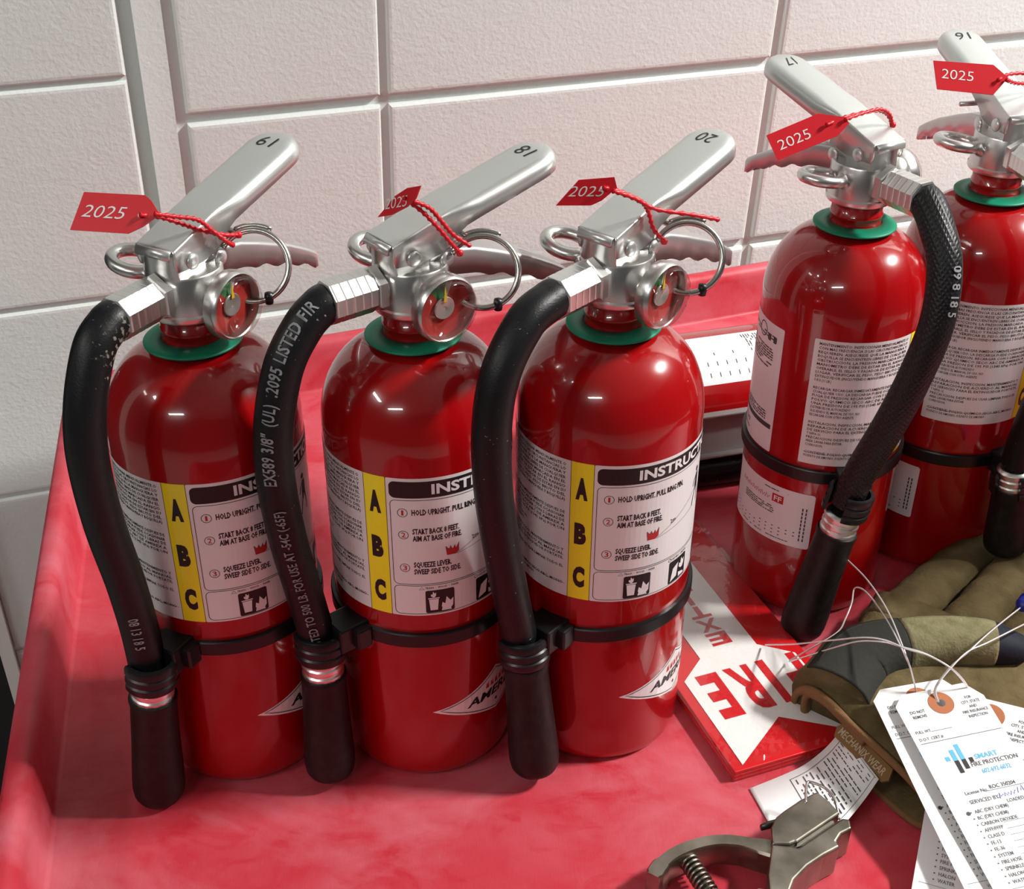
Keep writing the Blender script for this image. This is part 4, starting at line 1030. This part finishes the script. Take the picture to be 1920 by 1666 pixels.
def finger(name, pts, rads, mat, parent, off, sub=1, hh=.85):
    S = spline(pts, 5); R2 = []
    for k in range(len(S)):
        f = k / (len(S) - 1) * (len(rads) - 1); i = min(int(f), len(rads) - 2); R2.append(rads[i] + (rads[i + 1] - rads[i]) * (f - i))
    rings = []; rg = random.Random(len(S) + int(rads[0] * 1e5))
    for k, q in enumerate(S):
        d = S[min(k + 1, len(S) - 1)] - S[max(k - 1, 0)]; rr = R2[k] * (1 + .03 * math.sin(k * 1.9))
        rings.append(ell(q, d, rr, rr * hh, 18, .85))
    d = (S[-1] - S[-2]).normalized()
    for a in (30, 55, 75):
        rings.append(ell(S[-1] + d * (R2[-1] * .95 * math.sin(R_(a))), d, R2[-1] * math.cos(R_(a)), R2[-1] * hh * math.cos(R_(a)), 18, .9))
    V, F = loft([[v - off for v in r] for r in rings]); o = G().add(V, F).build(name, mat, parent, True)
    return o
def build_glove():
    off = Vector((.26, .62, 0)); t = empty('work_glove', off); tag(t, 'brown and olive work glove with charcoal thumb patch under the paper tags', 'glove')
    # palm: rings from the cuff to the knuckles
    A = Vector((.1930, .6220, 0)); B = Vector((.2480, .5250, 0)); A2 = Vector((.262, .726, 0)); B2 = Vector((.372, .640, 0))
    rings = []; n = 11
    for k in range(n):
        f = k / (n - 1); a = A.lerp(A2, f); b = B.lerp(B2, f); c = (a + b) / 2; d = b - a; ax = Vector((-d.y, d.x, 0)); hw = d.length / 2
        hz = .0155 + .004 * math.sin(f * 3.0); c.z = hz + .0006 + .0015 * math.sin(f * 7)
        rings.append([v - off for v in ell(c, ax, hw * (1 - .04 * math.sin(f * PI)), hz, 28, .55)])
    V, F = loft(rings, (False, True)); pm = G().add(V, F).build('palm', 'glove', t, True); solid(pm, .0025, -1)
    # cuff binding
    G().tube(spline(rings[0], 2, True), .0026, 8, closed=True).build('cuff_binding', 'glove_edge', t, True)
    # fold of the cuff gathered by the thumb
    q = [Vector(v) - off for v in ((.1885, .6310, .0080), (.1895, .6280, .0200), (.1950, .6190, .0290), (.2030, .6050, .0315), (.2120, .5890, .0300), (.2200, .5750, .0270))]
    G().tube(spline(q, 5), [.0034] * 26, 10, flat=.7).build('cuff_fold', 'glove_edge', t, True)
    # pull tab with woven name
    o = Vector((.2085, .5925, .0190)) - off; ex = Vector((.0205, -.0370, -.0010)); ey = Vector((.0060, .0033, .0058))
    exn = ex.normalized(); eyn = (ey - exn * ey.dot(exn)).normalized(); nn = exn.cross(eyn)
    m = Matrix((exn, eyn, nn)).transposed().to_4x4(); m.translation = o
    tb = G().prism([(0, -.004), (.043, -.004), (.046, .000), (.043, .0068), (-.001, .0068), (-.003, .002)], -.0015, .0006, m).build('name_tab', 'tab', t)
    p = Print(); p.text('MECHANIX WEAR', .0005, -.0010, .0050, w=.0405, bold=.01, res=2); p.build('woven_print', 'tab_ink', lambda x, y, l: m @ Vector((x, y, .0006 + l)), .0002, tb)
    finger('finger', [(.262, .690, .017), (.2860, .7160, .0175), (.3083, .7400, .0165), (.3383, .7696, .016), (.3600, .7900, .0155)], [.021, .0185, .0180, .0172, .0150], 'glove', t, off)
    finger('finger', [(.300, .670, .017), (.3300, .7050, .018), (.3593, .7391, .0175), (.3865, .7706, .017), (.4133, .8012, .016)], [.021, .019, .0185, .018, .015], 'glove', t, off)
    finger('finger', [(.330, .650, .017), (.3620, .6880, .017), (.3931, .7237, .016), (.4362, .7672, .015)], [.020, .0185, .018, .0145], 'glove', t, off)
    finger('finger', [(.350, .630, .016), (.3850, .6600, .016), (.4250, .6950, .015)], [.018, .0165, .013], 'glove', t, off)
    # thumb lying across the palm
    TP = [(.2070, .6150, .0225), (.2300, .6420, .0310), (.2600, .6500, .0400), (.2900, .6510, .0440), (.3150, .6490, .0450), (.3320, .6465, .0430)]; TR = [.0270, .0240, .0178, .0160, .0142, .0098]
    th = finger('thumb', TP, TR, 'glove', t, off, hh=.9)
    # patches: shells over the near side of the thumb
    S = spline(TP, 8)
    def patch(name, f0, f1, a0, a1, mat, grow, cap=False):
        rows = []; n = 22
        for k in range(n + 1):
            f = f0 + (f1 - f0) * k / n; i = f * (len(S) - 1); j = min(int(i), len(S) - 2); c = S[j].lerp(S[j + 1], i - j); d = (S[j + 1] - S[j]); d = Vector((d.x, d.y, 0)).normalized(); s = Vector((-d.y, d.x, 0))
            g_ = f * (len(TR) - 1); q = min(int(g_), len(TR) - 2); r = TR[q] + (TR[q + 1] - TR[q]) * (g_ - q) + grow
            row = []
            for w_ in range(15):
                a = R_(a0 + (a1 - a0) * w_ / 14); ca, sa = math.cos(a), math.sin(a)
                row.append(c - off + s * (r * math.copysign(abs(ca) ** .85, ca)) + Vector((0, 0, r * .9 * math.copysign(abs(sa) ** .85, sa))))
            rows.append(row)
        if cap:
            d = (S[-1] - S[-2]).normalized()
            for aa in (30, 55, 78):
                r = TR[-1] * math.cos(R_(aa)) + grow; row = []
                for w_ in range(15):
                    a = R_(a0 + (a1 - a0) * w_ / 14); ca, sa = math.cos(a), math.sin(a); s = Vector((-d.y, d.x, 0))
                    row.append(S[-1] - off + d * (TR[-1] * .97 * math.sin(R_(aa)) + grow) + s * (r * math.copysign(abs(ca) ** .85, ca)) + Vector((0, 0, r * .9 * math.copysign(abs(sa) ** .85, sa))))
                rows.append(row)
        V = [v for r in rows for v in r]; F = [(j * 15 + i, j * 15 + i + 1, (j + 1) * 15 + i + 1, (j + 1) * 15 + i) for j in range(len(rows) - 1) for i in range(14)]
        o = G().add(V, F).build(name, mat, th, True); solid(o, .0012, 0); return o
    patch('charcoal_patch', .0, .40, 50, 215, 'glove_dark', .0008); patch('suede_patch', .39, .84, 62, 230, 'glove_suede', .0012); patch('fingertip_patch', .83, 1.0, 62, 230, 'glove_black', .0008, True)
    se = [S[k] - off + Vector((0, 0, 0)) for k in range(4, len(S) - 2, 2)]
    sm = []
    for k in range(2, len(S) - 1, 2):
        f = k / (len(S) - 1) * (len(TR) - 1); i = min(int(f), len(TR) - 2); r = TR[i] + (TR[i + 1] - TR[i]) * (f - i) + .0012; d = S[k + 1] - S[k - 1]; d = Vector((d.x, d.y, 0)).normalized(); s = Vector((-d.y, d.x, 0)); a = R_(62)
        sm.append(S[k] - off + s * (r * math.cos(a) ** .85) + Vector((0, 0, r * .9 * math.sin(a) ** .85)))
    G().tube(sm, .0007, 6).build('seam', 'glove_dark', th, True)
build_glove()

# ------------------------------------------------------------------ paper service tags on wires
def build_tag(o, ed, er, label, Ln=.165, W=.0575, seed=1, cut=.0075, mark=False):
    ed = Vector(ed).normalized(); er = Vector(er); er = (er - ed * er.dot(ed)).normalized(); n = er.cross(-ed)
    t = empty('service_tag', o); tag(t, label, 'tag', 'paper service tags')
    f = lambda x, y, l: er * x + ed * y + n * (l + .0008 * math.sin(y * 30 + seed))
    hx, hy, hr = W / 2, .0035, .0028
    out = [(0, 0), (cut, -cut), (W - cut * 1.1, -cut), (W, .004)]
    pts = []
    ring = out + [(W, .02), (0, .02)]
    for a, b in zip(ring, ring[1:] + ring[:1]):
        for k in range(4): pts.append((a[0] + (b[0] - a[0]) * k / 4, a[1] + (b[1] - a[1]) * k / 4))
    m = len(pts); hp = [(hx + hr * math.cos(q), hy + hr * math.sin(q)) for q in [math.atan2(b - hy, a - hx) for a, b in pts]]
    V = []; F = []
    for l in (0.0002, -.0002):
        b = len(V); V += [f(x, y, l) for x, y in pts + hp]; F += [(b + k, b + (k + 1) % m, b + m + (k + 1) % m, b + m + k) for k in range(m)]
    F += [(k, (k + 1) % m, 2 * m + (k + 1) % m, 2 * m + k) for k in range(m)]; F += [(m + k, m + (k + 1) % m, 3 * m + (k + 1) % m, 3 * m + k) for k in range(m)]
    ny = 12
    for l in (.0002, -.0002):
        b = len(V)
        for j in range(ny + 1): y = .02 + (Ln - .02) * j / ny; V += [f(0, y, l), f(W, y, l)]
        F += [(b + 2 * j, b + 2 * j + 1, b + 2 * j + 3, b + 2 * j + 2) for j in range(ny)]
    card = G().add(V, F).build('card', 'paper', t)
    if True:
        e = Print(); nn = 28; V2 = []
        for k in range(nn): a = 2 * PI * k / nn; V2 += [(hx + .0080 * math.cos(a), hy + .0080 * math.sin(a)), (hx + hr * math.cos(a), hy + hr * math.sin(a))]
        e.raw(V2, [(2 * k, 2 * ((k + 1) % nn), 2 * ((k + 1) % nn) + 1, 2 * k + 1) for k in range(nn)])
        ey = e.build('eyelet', 'eyelet', f, .0005, t); del ey['kind']
    k = Print(); g2 = Print(); bl = Print(); dk = Print(); pen = Print()
    T = lambda pr, s, x, y, h, **kw: pr.text(s, x, -y, h * 1.12, **{'bold': .012, 'res': 2, **kw})
    if True:
        for i, s in enumerate(('DO NOT', 'REMOVE')): T(k, s, .0115, .0075 + i * .0036, .0019, xs=.8, align='C')
        for i, s in enumerate(('FOR', 'CITY, STATE', 'AND', 'FIRE INSURANCE', 'INSPECTION')): T(k, s, .0470, .0040 + i * .0034, .0018, xs=.78, align='C')
        T(g2, 'FULL WT.', .0035, .0215, .0018, xs=.85); g2.rect(.0135, -.0216, .0270, -.0213); T(g2, 'D.O.T. CERT.#', .0035, .0268, .0018, xs=.85); g2.rect(.0030, -.0288, .0560, -.0284)
        for x0, y0, y1, mm in ((.0125, -.0430, -.0400, bl), (.0170, -.0435, -.0360, bl), (.0215, -.0435, -.0330, bl)): mm.rect(x0, y0, x0 + .0028, y1)
        dk.rect(.0170, -.0520, .0198, -.0435); dk.rect(.0215, -.0500, .0243, -.0435); dk.rect(.0262, -.0465, .0288, -.0432)
        T(bl, 'SMART', .0302, .0450, .0028, w=.0150, bold=.02); T(k, 'FIRE PROTECTION', .0258, .0495, .0026, w=.0300, bold=.008); T(bl, '602-692-6032', .0300, .0548, .0027, w=.0185, bold=.01)
        T(g2, 'License No.', .0130, .0660, .0020, xs=.95); g2.rect(.0250, -.0662, .0560, -.0659); T(k, 'ROC 350204', .0290, .0652, .0022, w=.0165)
        T(g2, 'SERVICED BY', .0130, .0720, .0022, xs=.9)
        q = [(.0310, -.0712), (.0318, -.0722), (.0326, -.0688), (.0330, -.0712), (.0345, -.0700), (.0352, -.0716), (.0360, -.0692), (.0372, -.0714), (.0380, -.0696), (.0392, -.0715), (.0402, -.0690), (.0412, -.0712), (.0425, -.0690), (.0438, -.0712), (.0450, -.0675), (.0462, -.0700), (.0475, -.0665), (.0480, -.0705)]
        pen.line(q, .0005)
        rows = ['ABC (DRY CHEM)', 'BC (DRY CHEM)', 'CARBON DIOXIDE', 'AFFF/FFFP', 'CLASS D', 'FE-13', 'FE-36', 'SYSTEM', 'FIRE HOSE', 'SPRINKLER', 'HALON', 'WATER']
        for i, s in enumerate(rows):
            y = .0780 + i * .0040; g2.disc(.0105, -y + .001, .0005, 8); T(g2, s, .0128, y, .0020, xs=.85); 
            if i > 1: g2.rect(.0260, -y - .0006, .0400, -y - .0004)
        k.disc(.0088, -.0772, .0013, 12)
        for i, s in enumerate(('LOADED STREAM', 'PURPLE K', 'HALON')): T(g2, s, .0560, .0755 + i * .0042, .0020, xs=.85, align='R')
        T(g2, 'VOID 1 YR. FROM MONTH PUNCHED', .0130, .1290, .0018, xs=.75)
        k.rect(.003, -.1248, .056, -.1246); T(k, 'SERVICE', .0055, .1340, .0022, xs=.9); k.rect(.002, -.1365, .056, -.1362)
        for i, s in enumerate(('DEC', 'NOV', 'OCT', 'SEP', 'AUG')): k.text(s, .0050 + i * .0105, -.1375, .0030, w=.0075, rot=-PI / 2); k.rect(.0112 + i * .0105, -.160, .0114 + i * .0105, -.1365, .05); k.frame(.0040 + i * .0105, -.1520, .0085 + i * .0105, -.1475, .0003, .0003)
        if mark:
            r_ = Print(); r_.disc(.0145, -.1325, .0018, 12)
            h = r_.build('punched_mark', 'ink_red', lambda x, y, l: f(x, -y, l), .0006, card); del h['kind']
    for nm, pr, mt in (('black_print', k, 'ink_grey'), ('grey_print', g2, 'ink_lt'), ('blue_print', bl, 'ink_blue'), ('dark_print', dk, 'ink'), ('pen_scribble', pen, 'ink_pen')):
        if pr.V: pr.build(nm, mt, lambda x, y, l: f(x, -y, l), .0004, card)
    return t
M['ink_lt'] = nmat('light_grey_ink', (.13, .13, .14), .6)
ED = (.0279, -.1161, -.0221); ER = (.9723, .2337, .0444)
build_tag((.2720, .5960, .0440), (-.36, -.93, -.27), (.93, -.36, .0), 'white service tag turned across, lowest of the three, with month boxes at its foot', seed=3, mark=True)
build_tag((.2259, .5908, .0462), (.0245, -.1195, -.0225), (.98, .20, .04), 'white service tag half hidden behind the front tag, its left edge showing', seed=2)

build_tag((.2372, .5827, .0490), ED, ER, 'front white service tag with blue logo and brown eyelet', seed=1)
def wire(name, runs, label, ends=None):
    o = Vector(runs[0][0]); t = empty(name, o); tag(t, label, 'wire', 'tag wires')
    for r in runs: G().tube(spline([Vector(q) - o for q in r], 8), .00055, 6).build('strand', 'wire', t, True)
    return t
wire('tag_wire', [[(.2642, .587, .0500), (.2637, .5939, .055), (.2754, .6057, .062), (.2885, .6152, .066), (.3054, .6317, .066), (.3212, .6474, .064), (.3405, .667, .06)], [(.2650, .5868, .0500), (.2643, .5935, .0562), (.2764, .6052, .0632), (.2885, .6152, .0665), (.303, .6239, .066), (.3255, .6394, .064), (.3411, .6522, .06)]], 'thin bright wire from the front tag to the right edge')
wire('tag_wire', [[(0.2545, 0.597, 0.0475), (0.249, 0.5994, 0.064), (0.2457, 0.6032, 0.072), (0.244, 0.6121, 0.076), (0.2437, 0.6352, 0.076), (0.2423, 0.6592, 0.074), (0.2388, 0.6869, 0.07), (0.2303, 0.7134, 0.068), (0.2206, 0.7402, 0.07)], [(0.2544, 0.5966, 0.0475), (0.2487, 0.5998, 0.0645), (0.2449, 0.6066, 0.072), (0.242, 0.6323, 0.074), (0.2395, 0.6597, 0.07), (0.2374, 0.6801, 0.064), (0.2336, 0.6862, 0.06), (0.2312, 0.6794, 0.053), (0.2256, 0.6697, 0.047), (0.22, 0.6642, 0.04), (0.2038, 0.6639, 0.026), (0.1913, 0.6665, 0.0125)]], 'thin bright wire looping up towards the nozzle of extinguisher 17')
wire('tag_wire', [[(0.2904, 0.5999, 0.045), (0.2805, 0.5958, 0.06), (0.2707, 0.5968, 0.07), (0.258, 0.6019, 0.075), (0.2454, 0.6054, 0.077), (0.2341, 0.6134, 0.077), (0.223, 0.6205, 0.073), (0.2071, 0.6328, 0.06), (0.1903, 0.6567, 0.036), (0.1776, 0.683, 0.0125)], [(0.2902, 0.5994, 0.045), (0.2808, 0.5957, 0.0605), (0.2702, 0.5957, 0.071), (0.2568, 0.6033, 0.075), (0.2431, 0.6085, 0.076), (0.2329, 0.6141, 0.075), (0.22, 0.6203, 0.07), (0.2074, 0.6308, 0.055), (0.1911, 0.6655, 0.0125)]], 'thin bright wire arching left over the thumb to the packed sign')
q = empty('blue_cap', (.3405, .667, .060)); tag(q, 'small blue plastic cap at the right edge on the glove', 'cap')
G().lathe([(0, -.001), (.0035, 0), (.0052, .003), (.0052, .016), (.0042, .019), (0, .020)], 18, Matrix.Rotation(R_(45), 4, 'Z') @ Matrix.Rotation(R_(90), 4, 'Y')).build('cap_shell', 'blue', q, True)
G().lathe([(.0056, .008), (.0058, .010), (.0056, .012)], 18, Matrix.Rotation(R_(45), 4, 'Z') @ Matrix.Rotation(R_(90), 4, 'Y')).build('cap_rib', 'blue', q, True)

# ------------------------------------------------------------------ printed slip and ticket punch
def build_slip():
    rows = [((.1488, .5613, .0008), (.1640, .5060, .0008)), ((.1700, .5712, .0016), (.1840, .5190, .0016)), ((.1860, .5785, .0040), (.2000, .5300, .0040)), ((.2012, .5880, .0100), (.2148, .5438, .0100)), ((.2107, .5950, .0180), (.2249, .5535, .0180))]
    L = spline([Vector(a) for a, b in rows], 6); Rr = spline([Vector(b) for a, b in rows], 6); o = Vector(rows[0][0]); t = empty('printed_slip', o); tag(t, 'small curled white printed slip between the punch and the glove', 'paper')
    n = len(L)
    def f(x, y, l):     # x 0..1 along, y 0..1 across
        i = max(0, min(n - 1.001, x * (n - 1))); j = int(i); a = L[j].lerp(L[j + 1], i - j); b = Rr[j].lerp(Rr[j + 1], i - j)
        return a.lerp(b, y) - o + Vector((-.2 * l, 0, l))
    V = []; F = []
    for i in range(25): V += [f(i / 24, 0, 0), f(i / 24, 1, 0)]
    F = [(2 * i, 2 * i + 1, 2 * i + 3, 2 * i + 2) for i in range(24)]
    s = G().add(V, F).build('sheet', 'paper', t, True); solid(s, .00015, -1)
    p = Print(); rng = random.Random(9)
    def ln(x0, y0, x1, y1, w=.006):
        m = 10
        for k in range(m):
            a, b = k / m, (k + 1) / m
            xa, ya, xb, yb = x0 + (x1 - x0) * a, y0 + (y1 - y0) * a, x0 + (x1 - x0) * b, y0 + (y1 - y0) * b
            dx, dy = (w, 0) if abs(y1 - y0) > abs(x1 - x0) else (0, w * 1.2)
            p.raw([(xa, ya), (xb, yb), (xb + dx, yb + dy), (xa + dx, ya + dy)], [(0, 1, 2, 3)])
    for a in ((.30, .10, .30, .95), (.30, .10, .96, .10), (.96, .10, .96, .95), (.30, .92, .96, .92)): ln(*a)
    for r in range(16):
        x = .345 + r * .038; y = .14
        while y < .86:
            l = rng.uniform(.03, .12); e = min(y + l, .88)
            if rng.random() < .8: ln(x, y, x, e, .010)
            y = e + .02
    q = obj('fine_print', mesh('fine_print', [f(x, y, .0004) for x, y in p.V], p.F, False, 'ink_grey'), s); q['kind'] = 'stuff'
build_slip()
def build_punch():
    o = Vector((.170, .500, 0)); t = empty('ticket_punch', o); tag(t, 'worn nickel ticket punch with coil spring lying at the front', 'punch')
    top = [(.1554, .5185), (.1609, .5234), (.1719, .5317), (.1834, .5384), (.1898, .5297), (.1937, .5215), (.1645, .5000), (.1632, .5000), (.1600, .4985), (.1643, .4960), (.1940, .5180), (.1985, .5170), (.1980, .5100), (.1911, .5061), (.1872, .5006), (.1882, .4968), (.1778, .4907), (.1673, .4832), (.1580, .4737), (.1524, .4622), (.1416, .4552), (.1435, .4765), (.1475, .4913), (.1470, .5008), (.1510, .5106)]
    upper = [top[i] for i in (0, 1, 2, 3, 4, 5, 6, 7, 8)] + [(.1495, .4985), top[24]]
    lower = [(.1495, .4985), (.1600, .4975), top[9], top[10], top[11], top[12], top[13], top[14], top[15], top[16], top[17], top[18], top[19], top[20], top[21], top[22]]
    def pr(poly, z0, z1, name, bev=.0015, mat='punch'):
        g = G().prism([(x - o.x, y - o.y) for x, y in poly], z0, z1); b = g.build(name, mat, t); bevel(b, bev, 3, 40); return b
    pr(upper, .0030, .0240, 'upper_jaw'); pr(lower, .0010, .0240, 'lower_jaw')
    pr([(.1540, .5150), (.1900, .5250), (.1900, .5080), (.1560, .4960)], .0035, .0205, 'die_plate', .0005, 'punch_dark')
    # curved spring-loaded handle: flat bar swept
    hd = spline([(.1530, .4985, 0), (.1421, .5012, 0), (.1304, .5042, 0), (.1181, .5044, 0), (.1054, .5010, 0), (.0941, .4953, 0), (.0857, .4877, 0), (.0801, .4792, 0)], 6); V = []; F = []
    m = len(hd)
    for k, q in enumerate(hd):
        d = (hd[min(k + 1, m - 1)] - hd[max(k - 1, 0)]).normalized(); s = Vector((-d.y, d.x, 0)); w = .0042 + .0030 * max(0, 1 - k / 10) + (.0010 if k > m - 8 else 0); w *= (1 if k < m - 2 else .75)
        for a, z in ((1, .0040), (1, .0190), (.8, .0205), (-.8, .0205), (-1, .0190), (-1, .0040)): V.append(q - o + s * (w * a) + Vector((0, 0, z)))
    F = [(k * 6 + j, k * 6 + (j + 1) % 6, (k + 1) * 6 + (j + 1) % 6, (k + 1) * 6 + j) for k in range(m - 1) for j in range(6)] + [(5, 4, 3, 2, 1, 0), tuple((m - 1) * 6 + j for j in range(6))]
    h = G().add(V, F).build('upper_handle', 'punch', t, True); sharp(h, 35)
    hd2 = spline([(.1430, .4700, 0), (.1400, .4480, 0), (.1340, .4280, 0), (.1240, .4120, 0)], 6); V = []; m = len(hd2)
    for k, q in enumerate(hd2):
        d = (hd2[min(k + 1, m - 1)] - hd2[max(k - 1, 0)]).normalized(); s = Vector((-d.y, d.x, 0))
        for a, z in ((1, .0040), (1, .0200), (-1, .0200), (-1, .0040)): V.append(q - o + s * (.0055 * a) + Vector((0, 0, z)))
    F = [(k * 4 + j, k * 4 + (j + 1) % 4, (k + 1) * 4 + (j + 1) % 4, (k + 1) * 4 + j) for k in range(m - 1) for j in range(4)] + [(3, 2, 1, 0), tuple((m - 1) * 4 + j for j in range(4))]
    h = G().add(V, F).build('lower_handle', 'punch', t, True); sharp(h, 35)
    # coil spring between the handles
    a = Vector((.1020, .4985, .0115)); b = Vector((.1220, .4480, .0115)); ax = (b - a).normalized(); u = Vector((0, 0, 1)); w = ax.cross(u); N = 17 * 14
    C_ = [a - o + (b - a) * (k / N) + u * (.0050 * math.cos(2 * PI * k / 14)) + w * (.0050 * math.sin(2 * PI * k / 14)) for k in range(N + 1)]
    G().tube(C_, .0011, 6).build('coil_spring', 'punch', t, True); G().tube([a - o, b - o], .0030, 12).build('spring_rod', 'punch_dark', t, True)
    # bent wire clip and small catch
    G().tube(spline([Vector(q) - o for q in ((.1749, .529, .0235), (.178, .5430, .0240), (.1811, .5450, .0240), (.1890, .5400, .0240), (.1925, .5300, .0240), (.1930, .5200, .0200))], 6), .0009, 8).build('wire_clip', 'steel', t, True)
    G().tube([Vector(q) - o for q in ((.1600, .5230, .0140), (.1523, .5208, .0140), (.1478, .5189, .0140))], [.0030, .0028, .0022], 10, flat=.7).build('catch', 'punch_dark', t, True)
build_punch()
